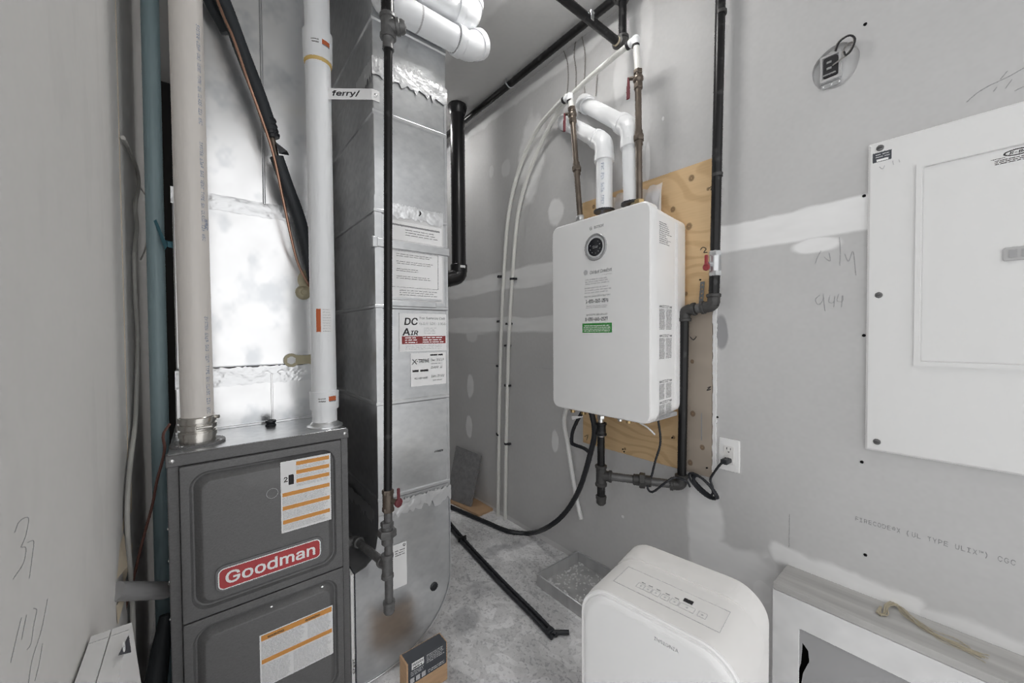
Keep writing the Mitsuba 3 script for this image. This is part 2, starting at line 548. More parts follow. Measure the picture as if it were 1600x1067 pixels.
def part(parent, name, mesh, mat, smooth=35, label=None, kind=None):
    key = numbered(f'{parent}__{name}')
    scene[key] = mikit.ply(mesh, mat, smooth)
    if name in ('print', 'printing', 'pencil_mark', 'warning_text', 'lettering', 'handwriting', 'symbol'):
        kind = kind or 'stuff'
    if label or kind:
        labels[key] = {k: v for k, v in (('label', label), ('kind', kind)) if v}
    return key


def whole(name, mesh, mat, label, category, smooth=35, group=None, kind=None):
    key = numbered(name)
    scene[key] = mikit.ply(mesh, mat, smooth)
    labels[key] = {'label': label, 'category': category}
    if group:
        labels[key]['group'] = group
    if kind:
        labels[key]['kind'] = kind
    return key


def structure(name, mesh, mat, label, smooth=False):
    scene[name] = mikit.ply(mesh, mat, smooth)
    labels[name] = {'label': label, 'category': name.split('_')[0], 'kind': 'structure'}
    return name


# pipe fittings -----------------------------------------------------
def collar(p, d, r, L=.010, k=1.0):
    """A rolled bead at the mouth of a threaded fitting."""
    return lathe(p, A(p) + unit(d), [(-L * .5, r * .98), (-L * .35, r * 1.10 * k), (L * .35, r * 1.10 * k), (L * .5, r * .98)], 20)


def elbow_mesh(p, d1, d2, r, L=None, bead=True):
    d1, d2 = unit(d1), unit(d2)
    L = L or r * 2.3
    path = bend([A(p) + d1 * L, A(p), A(p) + d2 * L], L * .82, 10)
    ms = [sweep(path, r * 1.28, 18)]
    if bead:
        ms += [collar(A(p) + d * (L - .004), d, r * 1.36, .013) for d in (d1, d2)]
    return cat(ms)


def tee_mesh(p, axis, branch, r, L=None):
    a, b = unit(axis), unit(branch)
    L = L or r * 2.4
    ms = [cyl(A(p) - a * L, A(p) + a * L, r * 1.28, 20), cyl(p, A(p) + b * L, r * 1.28, 20)]
    ms += [collar(A(p) + d * (L - .004), d, r * 1.36, .013) for d in (a, -a, b)]
    return cat(ms)


def hexnut(p, d, r, L):
    return lathe(A(p) - unit(d) * L / 2, A(p) + unit(d) * L / 2, [(0, r * .93), (L * .12, r), (L * .88, r), (L, r * .93)], 6)


def coupling(p, d, r, L):
    d = unit(d)
    return cat(cyl(A(p) - d * L / 2, A(p) + d * L / 2, r * 1.25, 20), collar(A(p) - d * L * .44, d, r * 1.3, .010), collar(A(p) + d * L * .44, d, r * 1.3, .010))


# ------------------------------------------------------------------ the room
def wall_right_mesh():
    poly = sbox(-1.3, 0, BACK, CEIL)
    a = np.linspace(0, 2 * np.pi, 40, endpoint=False)
    hy, hz = .283, 1.985
    hole = Polygon(np.c_[hy + .056 * np.cos(a) * (1 + .02 * np.sin(5 * a)), hz + .064 * np.sin(a) * (1 + .03 * np.cos(3 * a))])
    m = trimesh.creation.extrude_polygon(poly.difference(hole), .016, engine='earcut')
    k = np.eye(4)
    k[:3, :3] = A([(0, 0, 1), (1, 0, 0), (0, 1, 0)])
    k[0, 3] = W
    return put(m, k)


structure('floor', box((-2.0, -1.6, -.02), (W + .016, BACK, 0)), 'floor_board', 'dusty grey board subfloor with dark stains')
structure('wall_right', wall_right_mesh(), 'drywall_right', 'unpainted grey drywall with white joint compound bands')
structure('wall_left', box((LEFT - .10, .50, 0), (LEFT, 1.575, CEIL)), 'drywall_left', 'plain grey drywall with pencil figures at the left edge')
structure('wall_left_rear', box((LEFT - .022, 1.579, 0), (LEFT - .001, BACK, CEIL)), 'drywall_left', 'dim drywall beyond the cracked joint behind the furnace')
structure('wall_back', box((.30, BACK, 0), (W + .016, BACK + .02, CEIL)), 'drywall_plain', 'grey back wall hidden behind the furnace and duct')
structure('wall_back_left', box((LEFT - .02, BACK, 0), (.30, BACK + .02, CEIL)), 'gap_shade_black', 'back wall strip coloured near black to paint in the shade left of the furnace')
structure('ceiling', box((LEFT - .3, -.5, CEIL), (W + .016, BACK, CEIL + .02)), 'drywall_ceiling', 'grey drywall ceiling with a pale joint band')


def scribble(strokes, m, r=.0009, z0=.0006):
    out = []
    for s in strokes:
        q = A([(x, y, z0) for x, y in s])
        out.append(sweep(spline(q, 5), r, 5))
    return cat(out).apply_transform(m)


def pxy(pts, to):          # (x, y, z) wall points into the wall's frame
    inv = np.linalg.inv(to)
    return [(inv @ np.r_[A(p), 1])[:2] for p in pts]


WR, WL = rightwall(0, 0), leftwall(0, 0)
part('wall_right', 'printing', mono('FIRECODE®X (UL TYPE ULIX™) CGC', .0125, 0.00970, frame((1.500, 0.225, 0.622), (0, -1, -.0), (0, 0, 1))), 'ink_gray', False, 'grey printed board code on the drywall')
part('wall_right', 'printing', wordlines(rightwall(1.62, .985), 0, .22, 0, .008, 1, .5), 'ink_pale', False)
part('wall_right', 'printing', wordlines(rightwall(2.13, .985), 0, .22, 0, .008, 1, .5), 'ink_pale', False)
marks = [[(1.500, 0.312, 1.436), (1.500, 0.321, 1.417), (1.500, 0.326, 1.398)], [(1.500, 0.292, 1.426), (1.500, 0.290, 1.401), (1.500, 0.304, 1.415)], [(1.500, 0.268, 1.469), (1.500, 0.266, 1.422), (1.500, 0.267, 1.384)],
         [(1.500, 0.256, 1.418), (1.500, 0.247, 1.394), (1.500, 0.237, 1.421), (1.500, 0.230, 1.350)], [(1.500, 0.314, 1.299), (1.500, 0.325, 1.286), (1.500, 0.317, 1.269), (1.500, 0.306, 1.284), (1.500, 0.306, 1.300), (1.500, 0.301, 1.248)],
         [(1.500, 0.289, 1.297), (1.500, 0.292, 1.276), (1.500, 0.280, 1.275), (1.500, 0.278, 1.294), (1.500, 0.280, 1.259)], [(1.500, 0.269, 1.299), (1.500, 0.272, 1.278), (1.500, 0.259, 1.277), (1.500, 0.260, 1.293), (1.500, 0.262, 1.258)]]
part('wall_right', 'pencil_mark', scribble([pxy(s, WR) for s in marks], WR, .0007), 'pencil', False, 'pencil figures 944 below a crossed out word')
marks = [[(1.500, 0.025, 1.758), (1.500, 0.009, 1.772), (1.500, -0.010, 1.781), (1.500, -0.038, 1.788), (1.500, -0.061, 1.797)], [(1.500, -0.027, 1.788), (1.500, -0.037, 1.802)], [(1.500, -0.017, 1.764), (1.500, -0.022, 1.772)], [(1.500, -0.035, 1.763), (1.500, -0.044, 1.779)], [(1.500, -0.048, 1.750), (1.500, -0.061, 1.754)]]
part('wall_right', 'pencil_mark', scribble([pxy(s, WR) for s in marks], WR, .0007), 'pencil', False, 'long pencil scrawl above the white panel')
marks = [[(-0.170, 0.703, 0.959), (-0.170, 0.719, 0.966), (-0.170, 0.749, 0.959), (-0.170, 0.739, 0.942), (-0.170, 0.721, 0.934)], [(-0.170, 0.721, 0.934), (-0.170, 0.737, 0.926), (-0.170, 0.727, 0.912), (-0.170, 0.694, 0.909)], [(-0.170, 0.744, 0.930), (-0.170, 0.765, 0.923), (-0.170, 0.758, 0.906), (-0.170, 0.745, 0.884)],
         [(-0.170, 0.715, 0.852), (-0.170, 0.696, 0.837), (-0.170, 0.679, 0.822)], [(-0.170, 0.732, 0.846), (-0.170, 0.713, 0.827)], [(-0.170, 0.757, 0.840), (-0.170, 0.768, 0.831), (-0.170, 0.755, 0.819), (-0.170, 0.744, 0.803), (-0.170, 0.730, 0.804)],
         [(-0.170, 0.813, 0.822), (-0.170, 0.783, 0.796), (-0.170, 0.746, 0.781), (-0.170, 0.731, 0.762)], [(-0.170, 0.786, 0.776), (-0.170, 0.769, 0.758), (-0.170, 0.753, 0.749)]]
part('wall_left', 'pencil_mark', scribble([pxy(s, WL) for s in marks], WL, .00042, .0003), 'pencil', False, 'long pencil figures on the grey wall')
part('wall_left_rear', 'crack', box((LEFT - .001, 1.574, .2), (LEFT + .0012, 1.580, 2.3)), 'torn_paper', False, 'thin pale crack along the joint')
fl = A((-0.170, 1.345, 0.553))
flap = [hull([fl + p for p in ((0, 0, .030), (.004, .07, .024), (.014, .05, .034), (.003, .10, .105), (.0, .06, .09))]), hull([fl + p for p in ((0, -.02, -.026), (.012, .06, -.028), (.002, -.02, -.075), (.010, .09, -.036))]), hull([(LEFT, 1.44, .66), (LEFT + .002, 1.53, .665), (LEFT + .010, 1.52, .71), (LEFT + .001, 1.55, .79)]), hull([(LEFT, 1.55, .66), (LEFT + .006, 1.575, .67), (LEFT + .008, 1.57, .77), (LEFT + .002, 1.575, .72)]),
        hull([(LEFT, 1.43, .565), (LEFT + .012, 1.50, .575), (LEFT + .002, 1.43, .52), (LEFT + .010, 1.53, .595)])]
for f in flap:
    part('wall_left', 'torn_flap', f, 'torn_paper', False, 'torn drywall paper around the conduit')
# ragged cut edge of the drywall beside the plywood
zz = np.linspace(.655, 1.30, 60)
edge = np.r_[np.c_[.617 + .004 * RNG.random(60), zz], np.c_[.629 + .005 * RNG.random(60), zz][::-1]]
part('wall_right', 'cut_edge', flat(Polygon(edge).buffer(0), .008, frame((W, 0, 0), (0, 1, 0), (0, 0, 1)) @ np.diag([1, 1, -1, 1])), 'gypsum', False, 'ragged white cut edge beside the plywood')
for p in [(1.500, 0.216, 2.069), (1.500, 0.214, 1.578), (1.500, 0.211, 1.173), (1.500, 0.212, 0.801), (1.500, 0.202, 0.529), (1.500, 0.617, 0.866), (1.500, 0.624, 0.843)]:
    part('wall_right', 'nail_hole', lathe(A(p) - (.0015, 0, 0), A(p) + (1, 0, 0), [(0, .0042), (.003, .0042)], 10), 'void_black', False)
part('wall_right', 'board_joint', box((W - .0004, .388, .47), (W, .3895, .58)), 'pencil', False)

# ------------------------------------------------------------------ furnace
FX0, FX1, FY, FZ = -.072, .372, 1.317, .876
fu = thing('furnace', 'dark grey gas furnace with two embossed doors and a red name badge', 'furnace')
part(fu, 'cabinet', cat(box((FX0, FY + .004, 0), (FX1, FY + .72, FZ - .003), .003), box((FX0, FY - .002, .02), (FX0 + .024, FY + .02, FZ - .028), .002), box((FX1 - .022, FY - .002, .02), (FX1, FY + .02, FZ - .028), .002)), 'furnace_paint')
part(fu, 'top_rail', box((FX0 - .002, FY - .006, FZ - .030), (FX1 + .002, FY + .03, FZ), .002), 'furnace_paint')
part(fu, 'top_plate', box((FX0 + .002, FY + .004, FZ - .004), (FX1 - .002, FY + .715, FZ + .001), .001), 'galvanized_fine', label='bare metal top of the furnace')


def door(z0, z1):
    m = front((FX0 + FX1) / 2, FY - .004, (z0 + z1) / 2)
    w, h = FX1 - FX0 - .05, z1 - z0
    iw, ih = w - .036, h - .040
    return rings_rr([(w, h, .004, -.004), (w, h, .004, .011), (w - .003, h - .003, .004, .0125), (iw, ih, .042, .0125), (iw - .010, ih - .010, .038, .005), (iw - .018, ih - .018, .034, .004), (iw - .046, ih - .046, .024, .0245), (iw - .056, ih - .056, .022, .0265)], m, 12)


d1 = part(fu, 'door', door(.432, FZ - .032), 'furnace_paint', 40)
d2 = part(fu, 'door', door(.03, .428), 'furnace_paint', 40)
DY = FY - .0312
a, b = A((0.026, 1.291, 0.537)), A((0.278, 1.291, 0.520))
bm = front((a[0] + b[0]) / 2, DY, (a[2] + b[2]) / 2 )
bw, bh = b[0] - a[0], .058
part(fu, 'badge', rings_rr([(bw + .012, bh + .012, .019, 0), (bw + .012, bh + .012, .019, .003), (bw + .009, bh + .009, .018, .0042)], bm), 'logo_gray', label='grey badge rim')
bd = numbered(fu + '__badge')
part(fu, 'badge_face', cat(rings_rr([(bw, bh, .015, .003), (bw, bh, .015, .0048)], bm)), 'ink_white', label='white badge border')
part(fu, 'badge_face', rings_rr([(bw - .006, bh - .006, .012, .004), (bw - .006, bh - .006, .012, .0054)], bm), 'logo_red', label='red badge field')
part(fu, 'badge_lettering', text('Goodman', .031, bm, 0, -.0145, width=bw - .032, bold=True, depth=.001, anchor='c', z0=.0052), 'ink_white', False, label='white raised badge lettering')
for p in [(0.148, 1.305, 0.388), (0.285, 1.305, 0.389)]:
    part(fu, 'screw', screw((p[0], FY - .0165, p[2]), (0, -1, 0), .006), 'chrome')
for x in (FX0 + .010, FX1 - .010):
    part(fu, 'screw', screw((x, FY - .006, FZ - .014), (0, -1, 0), .0055), 'chrome')
for z in (.74, .655, .60, .50):
    part(fu, 'screw', screw((FX0, FY + .02, z - .06), (-1, 0, 0), .004), 'chrome')


def sticker(owner, tl, br, m0, rows, paper='paper', name='sticker', label=None):
    """A paper rectangle in the frame m0 (upper left tl, lower right br in metres)."""
    s = part(owner, name, plate(tl[0], br[1], br[0], tl[1], .0006, m0), paper, False, label)
    return s


# caution sheets on the doors
FM = front(0, DY, 0)
tl, br = (0.175, 1.291, 0.814), (0.311, 1.291, 0.600)
x0, z1, x1, z0 = tl[0], tl[2], br[0], br[2] + .004
s = sticker(fu, (x0, z1), (x1, z0), FM, 0, label='white caution sheet with orange bands on the upper door')
h = z1 - z0
w = x1 - x0
bands = [(.30, .03), (.30, .155), (.30, .28), (.03, .44), (.03, .63), (.03, .825)]
part(s, 'band', cat([plate(x0 + fx * w, z1 - fz * h, x1 - .004, z1 - (fz + .055) * h, .0009, FM) for fx, fz in bands]), 'orange_ink', False)
pr = [wordlines(FM, x0 + fx * w, x1 - .005, z1 - (nz - .012) * h, z1 - (fz + .065) * h, n, .4, .0010, seed=k) for k, ((fx, fz), nz, n) in enumerate(zip(bands, (.155, .28, .40, .63, .825, .985), (4, 4, 4, 8, 8, 9)))]
part(s, 'print', cat(pr), 'ink_pale', False)
part(s, 'symbol', cat(text('2', .014, FM, x0 + .06 * w, z1 - .29 * h, bold=True, depth=.001), plate(x0 + .15 * w, z1 - .34 * h, x0 + .25 * w, z1 - .20 * h, .001, FM, .002)), 'ink', False, 'black hand symbol and figure')
tl, br = (0.116, 1.291, 0.330), (0.310, 1.291, 0.192)
x0, z1, x1 = tl[0], tl[2], br[0]
z0 = z1 - .155
s = sticker(fu, (x0, z1), (x1, z0), FM, 0, label='larger caution sheet with orange bands on the lower door')
h, w = z1 - z0, x1 - x0
part(s, 'band', cat([plate(x0 + .004, z1 - f0 * h, x1 - .003, z1 - f1 * h, .0009, FM) for f0, f1 in ((.02, .12), (.47, .55))]), 'orange_ink', False)
part(s, 'print', cat(wordlines(FM, x0 + .004, x0 + .6 * w, z1 - .46 * h, z1 - .13 * h, 13, .4, .001, seed=3), wordlines(FM, x0 + .63 * w, x1 - .004, z1 - .46 * h, z1 - .13 * h, 13, .4, .001, seed=4),
                    wordlines(FM, x0 + .004, x0 + .4 * w, z1 - .98 * h, z1 - .57 * h, 15, .4, .001, seed=5), wordlines(FM, x0 + .43 * w, x1 - .004, z1 - .98 * h, z1 - .57 * h, 15, .4, .001, seed=6)), 'ink_pale', False)
part(s, 'warning_text', cat(text('WARNING', .006, FM, x0 + .1 * w, z1 - .1 * h, bold=True, depth=.0012), text('WARNING', .006, FM, x0 + .6 * w, z1 - .1 * h, bold=True, depth=.0012)), 'ink', False)
c = (0.154, 1.291, 0.729)
a = np.linspace(0, 2 * np.pi, 30)
part(fu, 'pencil_ring', sweep(np.c_[c[0] + .014 * np.cos(a), a * 0 + DY - .0004, c[2] + .014 * np.sin(a)], .0008, 5), 'ink_pale', False, 'faint grey scuff ring')

# rubber grommet on the furnace top
c = A((0.182, 1.525, 0.888))
a = np.linspace(0, 2 * np.pi, 33)
gr = [np.c_[c[0] + rr * np.cos(a[:-1]), c[1] + rr * np.sin(a[:-1]), a[:-1] * 0 + FZ + z] for rr, z in ((.010, .0105), (.0155, .001), (.0165, .004), (.0125, .009), (.0165, .015), (.0155, .020), (.010, .020), (.010, .0105))]
whole('rubber_grommet', loft(gr, caps=False), 'rubber', 'black rubber grommet ring lying on the furnace top', 'grommet')

# ------------------------------------------------------------------ coil case and supply plenum above the furnace
PY = 1.58
pl = thing('supply_plenum', 'shiny sheet metal plenum and coil case standing on the furnace', 'air duct')
PX0, PX1 = -.062, .362
part(pl, 'coil_base', box((PX0, PY, FZ + .002), (PX1, FY + .70, 1.078), .003), 'galvanized_bright', label='foil covered lower coil case')
part(pl, 'coil_case', box((PX0 + .003, PY + .004, 1.080), (PX1 - .003, FY + .70, 1.615), .004), 'galvanized_bright', label='pale coil case panel')
part(pl, 'upper_duct', box((PX0 + .006, PY + .008, 1.617), (PX1 - .006, FY + .70, CEIL - .002), .004), 'galvanized_bright', label='upper duct section')


def tape(x0, x1, y, z, h, amp=.003, n=60, seed=0):
    """A crinkled strip of foil tape on a face turned to -y."""
    r = np.random.default_rng(seed)
    xs = np.linspace(x0, x1, n)
    prof = np.linspace(0, 1, 7)
    k = meshkit.noise(np.c_[xs * 90, xs * 0 + seed, xs * 0], seed)
    top, bot = z + h / 2 + (r.random(n) - .5) * amp, z - h / 2 + (k - .5) * amp * 2.5
    g = np.zeros((n, 7, 3))
    for j, t in enumerate(prof):
        g[:, j, 0] = xs
        g[:, j, 2] = bot * (1 - t) + top * t
        wr = meshkit.fbm(np.c_[xs * 150, np.full(n, t * 5 + seed), xs * 0], 4, seed)
        g[:, j, 1] = y - .0012 - .0011 * (wr - .2).clip(0) * (0 if j in (0, 6) else 1)
    idx = np.arange(n * 7).reshape(n, 7)
    q = np.stack([idx[:-1, :-1], idx[1:, :-1], idx[1:, 1:], idx[:-1, 1:]], -1).reshape(-1, 4)
    return trimesh.Trimesh(g.reshape(-1, 3), np.vstack([q[:, [0, 1, 2]], q[:, [0, 2, 3]]]), process=False)


part(pl, 'foil_tape', tape(PX0, PX1, PY, 1.064, .026, .008, seed=2), 'foil_tape', True, 'crinkled foil tape')
part(pl, 'foil_tape', tape(PX0, PX1, PY, 1.035, .035, .003, seed=3), 'foil_tape', True)
part(pl, 'foil_tape', tape(PX0, PX1, PY + .004, 1.622, .050, .002, 40, seed=5), 'foil_tape', True)
part(pl, 'base_flange', box((PX0 - .002, PY - .010, FZ + .001), (PX1, PY + .01, FZ + .009), .001), 'foil_tape', label='bent foil flange on the furnace top')
part(pl, 'seam', box(((0.183, 1.580, 1.904)[0] - .004, PY + .001, 1.64), ((0.183, 1.580, 1.904)[0] + .004, PY + .012, CEIL - .01), .002), 'galvanized_fine', label='vertical standing seam')
xs = (0.194, 1.580, 0.967)[0]
part(pl, 'seam', box((xs - .003, PY - .0025, FZ + .01), (xs + .003, PY + .01, 1.05), .001), 'chrome')
# gasket plate with hex opening and refrigerant connections
g = A((0.256, 1.580, 1.094))
gm = front(g[0], PY, g[2])
hexa = Point(0, 0).buffer(.0155, quad_segs=2)
ang = np.radians(np.arange(6) * 60)
hexa = Polygon(np.c_[.0155 * np.cos(ang + .52), .0155 * np.sin(ang + .52)])
gask = Point(0, 0).buffer(.0245).union(Polygon([(0, -.018), (.05, -.015), (.085, -.018), (.085, .022), (.05, .016), (0, .020)])).union(Point(.085, 0).buffer(.022)).difference(hexa)
part(pl, 'gasket_plate', flat(gask, .004, gm), 'olive_brass', False, 'olive metal gasket with a hexagonal opening')
part(pl, 'hex_plug', flat(hexa, .002, gm), 'plastic_white', False, 'white plug in the hexagonal opening')
g2, g3 = A((0.317, 1.580, 1.388)), A((0.299, 1.580, 1.342))
part(pl, 'escutcheon', lathe((g2[0] + .006, PY + .004, g2[2]), (g2[0] + .006, PY - 1, g2[2]), [(0, .042), (.003, .042), (.006, .036), (.006, .012), (.012, .012)], 32), 'olive_brass', label='round olive pipe collar')
part(pl, 'escutcheon', lathe((g3[0], PY + .004, g3[2]), (g3[0], PY - 1, g3[2]), [(0, .026), (.004, .026), (.010, .020), (.012, .010), (.020, .009)], 28), 'olive_brass')

# ------------------------------------------------------------------ left vent pipe
vp = thing('vent_pipe', 'thick cream gas vent pipe rising from the furnace top left', 'pipe')
vb, vt = A((-.0085, 1.415, FZ)), A((-.016, 1.42, CEIL))
VR = .0375
vd = unit(vt - vb)
part(vp, 'pipe', cyl(vb + vd * .03, vt, VR, 40), 'vent_cream', 40)
part(vp, 'flange', cat(rings_rr([(.125, .105, .045, .0005), (.125, .105, .045, .006), (.121, .101, .043, .008)], frame((vb[0], vb[1] - .003, FZ), (1, 0, 0), (0, 1, 0)), 12)), 'furnace_paint', label='dark grey collar flange screwed to the furnace')
part(vp, 'collar', lathe(vb, vt, [(.004, VR + .004), (.040, VR + .004), (.040, VR + .001), (.076, VR + .004), (.080, VR + .001)], 40), 'stainless', label='stainless coupling collar')
for z in (.030, .052, .071):
    part(vp, 'clamp_band', lathe(vb, vt, [(z - .0065, VR + .0045), (z - .006, VR + .0065), (z + .006, VR + .0065), (z + .0065, VR + .0045)], 40), 'stainless', label='stainless clamp band')
part(vp, 'clamp_screw', cat(cyl(vb + (.030, -.036, .052), vb + (-.004, -.044, .052), .0045, 12), cyl(vb + (.036, -.01, .074), vb + (.048, -.016, .074), .005, 12)), 'stainless')
for dx, dy in ((-.045, -.032), (.048, -.030), (-.035, -.046)):
    part(vp, 'screw', screw((vb[0] + dx, vb[1] + dy, FZ + .008), (0, 0, 1), .006), 'chrome')


def around(s, h, base, d, R, a0, z0, pitch, bsdf_depth=.0004, up=False):
    """Lettering wrapped along a vertical pipe: characters run downwards at the angle a0 (degrees, 0 = +x)."""
    out = []
    a = math.radians(a0)
    n = A((math.cos(a), math.sin(a), 0))
    t = A((-math.sin(a), math.cos(a), 0))
    for i, ch in enumerate(s):
        if ch == ' ':
            continue
        zz = z0 - i * pitch
        o = base + d * (zz - base[2]) / d[2] + n * (R - .0002)
        out.append(text(ch, h, frame(o, (0, 0, -1), t), 0, -h / 2, width=None if ch in 'I-.' else pitch * .74, depth=bsdf_depth))
    return cat(out)


part(vp, 'printing', cat(*[around('SYSTEM 636® GAS VENT TYPE BH CLASS IIA 65C', .0098, vb, vd, VR, -48, z, .0066) for z in ((0.016, 1.385, 2.053)[2], (0.018, 1.385, 1.729)[2], (0.021, 1.385, 1.239)[2])]), 'ink_blue', False, 'blue lettering running down the pipe')
part(vp, 'printing', wordlines(frame(vb + vd * .64 + VR * A((math.cos(-.56), math.sin(-.56), 0)), (0, 0, -1), (-math.sin(-.56), math.cos(-.56), 0)), 0, .03, -.006, .006, 3, .5), 'ink_blue', False)

# ------------------------------------------------------------------ white intake pipe
wp = thing('intake_pipe', 'white plastic pipe with collars standing on the furnace top right', 'pipe')
wb, wt = A((.3245, 1.405, FZ)), A((.3195, 1.40, CEIL))
wd = unit(wt - wb)
WRAD = .0385
zc = lambda z: wb + wd * (z - wb[2]) / wd[2]
part(wp, 'pipe', cyl(wb, wt, WRAD, 40), 'pvc_white', 40)
z_lo, z_hi = (0.318, 1.370, 0.967)[2], (0.308, 1.370, 2.135)[2]
part(wp, 'coupling', lathe(zc(z_lo - .030), wt, [(0, WRAD), (0, WRAD + .0055), (.058, WRAD + .0065), (.060, WRAD)], 40), 'pvc_white', label='white pipe collar above the furnace')
part(wp, 'coupling', lathe(zc(z_hi - .048), wt, [(0, WRAD), (0, WRAD + .0055), (.095, WRAD + .0065), (.097, WRAD)], 40), 'pvc_white', label='white pipe collar near the ceiling')
part(wp, 'glue_ring', lathe(zc(z_hi - .058), wt, [(0, WRAD), (.002, WRAD + .002), (.011, WRAD + .004)], 40), 'primer_yellow', label='yellow glue ring under the upper collar')
part(wp, 'base_seal', lathe(wb, wt, [(0, .056), (.004, .055), (.007, .046), (.013, .0425), (.018, WRAD)], 36), 'foil_tape', label='foil seal at the foot of the pipe')


def curved(base, R, a0, a1, z0, z1, dep=.0006):
    """A small sheet wrapped on a vertical pipe between two angles (degrees)."""
    aa = np.radians(np.linspace(a0, a1, 8))
    out = [np.r_[[(base[0] + r * math.cos(t), base[1] + r * math.sin(t), z) for t, r, z in zip(np.r_[aa, aa[::-1]], np.r_[np.full(8, R), np.full(8, R + dep)], np.full(16, zz))]] for zz in (z0, z1)]
    return loft(out)


zs0, zs1 = (0.306, 1.370, 1.194)[2], (0.307, 1.370, 1.272)[2]
c = zc((zs0 + zs1) / 2)
st = part(wp, 'sticker', curved(c, WRAD - .0002, -135, -58, zs0, zs1), 'paper', 20, 'paper label with a red stripe')
part(st, 'stripe', curved(c, WRAD, -133, -112, zs0 + .001, zs1 - .001, .0008), 'red_ink', 20)
part(st, 'print', cat(*[curved(c, WRAD, -105, -66, z, z + .0014, .0008) for z in np.linspace(zs0 + .003, zs1 - .004, 9)]), 'ink_pale', 20)
for zz, R in ((z_lo, WRAD + .006), (z_hi - .005, WRAD + .006)):
    c = zc(zz)
    part(wp, 'sticker', curved(c, R - .0003, -86, -52, zz - .002, zz + .014), 'red_ink', 20, 'orange mark on the collar')
    part(wp, 'printing', cat(curved(c, R, -128, -98, zz + .006, zz + .009), curved(c, R, -125, -98, zz - .003, zz + .001), curved(c, R, -84, -54, zz - .004, zz - .001, .0012)), 'ink_gray', 20)

# ------------------------------------------------------------------ refrigerant lines
YL = 1.52
suction = [(0.030, 1.500, 2.319), (0.074, 1.500, 2.229), (0.121, 1.500, 2.093), (0.165, 1.500, 1.969), (0.197, 1.500, 1.865)]
suction2 = [(0.211, 1.500, 1.784), (0.241, 1.510, 1.699), (0.282, 1.530, 1.591), (0.323, 1.545, 1.415), (0.333, 1.555, 1.382)]
ls = thing('refrigerant_line', 'black foam insulated refrigerant line slanting down across the plenum', 'pipe')
part(ls, 'insulation', sweep(spline(suction, 8), .021, 20), 'foam_black', label='upper foam sleeve')
part(ls, 'insulation', sweep(spline(suction2, 8), .021, 20), 'foam_black', label='lower foam sleeve')
part(ls, 'pipe', sweep(spline([(0.187, 1.500, 1.893), (0.199, 1.500, 1.845), (0.212, 1.500, 1.774)], 6), .0085, 14), 'copper_dark', label='bare copper between the sleeves')
j = spline([(0.191, 1.500, 1.903), (0.197, 1.500, 1.869), (0.204, 1.500, 1.844)], 6)
part(ls, 'tape_wrap', cat(sweep(j, .0195 + .002 * np.sin(np.arange(len(j)) * 2.0), 12), hull([(0.206, 1.478, 1.824), (0.239, 1.478, 1.804), (0.247, 1.490, 1.796), (0.215, 1.480, 1.789), (0.228, 1.510, 1.825)])), 'rubber', 20, 'loose black tape')
whole('copper_line', sweep(spline([(0.038, 1.500, 2.286), (0.074, 1.470, 2.160), (0.097, 1.462, 2.099), (0.134, 1.462, 1.978), (0.193, 1.475, 1.802), (0.227, 1.500, 1.649), (0.251, 1.510, 1.525), (0.275, 1.530, 1.438), (0.307, 1.550, 1.377), (0.325, 1.578, 1.360)], 8), .0044, 12),
      'copper', 'thin bare copper line running beside the black insulated line', 'pipe')
whole('cable_insulated', sweep(spline([(0.029, 1.545, 2.274), (0.052, 1.545, 2.219), (0.072, 1.548, 2.187), (0.085, 1.552, 2.163)], 8), .0165, 14), 'foam_black', 'short dark foam sleeve behind the copper line at the top', 'pipe sleeve')

# ------------------------------------------------------------------ added fill lamps (above the frame, behind the duct)
cl = thing('added_fill_lamp', 'round white fill lamp added at the ceiling to brighten the room', 'lamp')
part(cl, 'base', lathe((FILL_LAMP[0], FILL_LAMP[1], CEIL), (FILL_LAMP[0], FILL_LAMP[1], 0), [(0, .14), (.02, .14), (.03, .13), (.03, 0)], 32), 'plastic_white')
dome = lathe((FILL_LAMP[0], FILL_LAMP[1], CEIL - .028), (FILL_LAMP[0], FILL_LAMP[1], 0), [(0, .125), (.02, .12), (.045, .09), (.06, .05), (.066, 0)], 32)
scene[cl + '__shade'] = {**mikit.ply(dome, 'plastic_white', 40), 'emitter': {'type': 'area', 'radiance': {'type': 'rgb', 'value': [FILL_LAMP_POWER, FILL_LAMP_POWER * .98, FILL_LAMP_POWER * .95]}}}
lb = thing('added_fill_lamp', 'unseen fill lamp added behind the return duct to brighten the far wall', 'lamp')
part(lb, 'base', lathe((FILL_LAMP_B[0], FILL_LAMP_B[1], CEIL), (FILL_LAMP_B[0], FILL_LAMP_B[1], 0), [(0, .11), (.02, .11), (.03, .10), (.03, 0)], 32), 'plastic_white')
dome = lathe((FILL_LAMP_B[0], FILL_LAMP_B[1], CEIL - .028), (FILL_LAMP_B[0], FILL_LAMP_B[1], 0), [(0, .10), (.02, .095), (.045, .07), (.06, .04), (.066, 0)], 32)
scene[lb + '__shade'] = {**mikit.ply(dome, 'plastic_white', 40), 'emitter': {'type': 'area', 'radiance': {'type': 'rgb', 'value': [FILL_LAMP_B_POWER, FILL_LAMP_B_POWER * .985, FILL_LAMP_B_POWER * .965]}}}

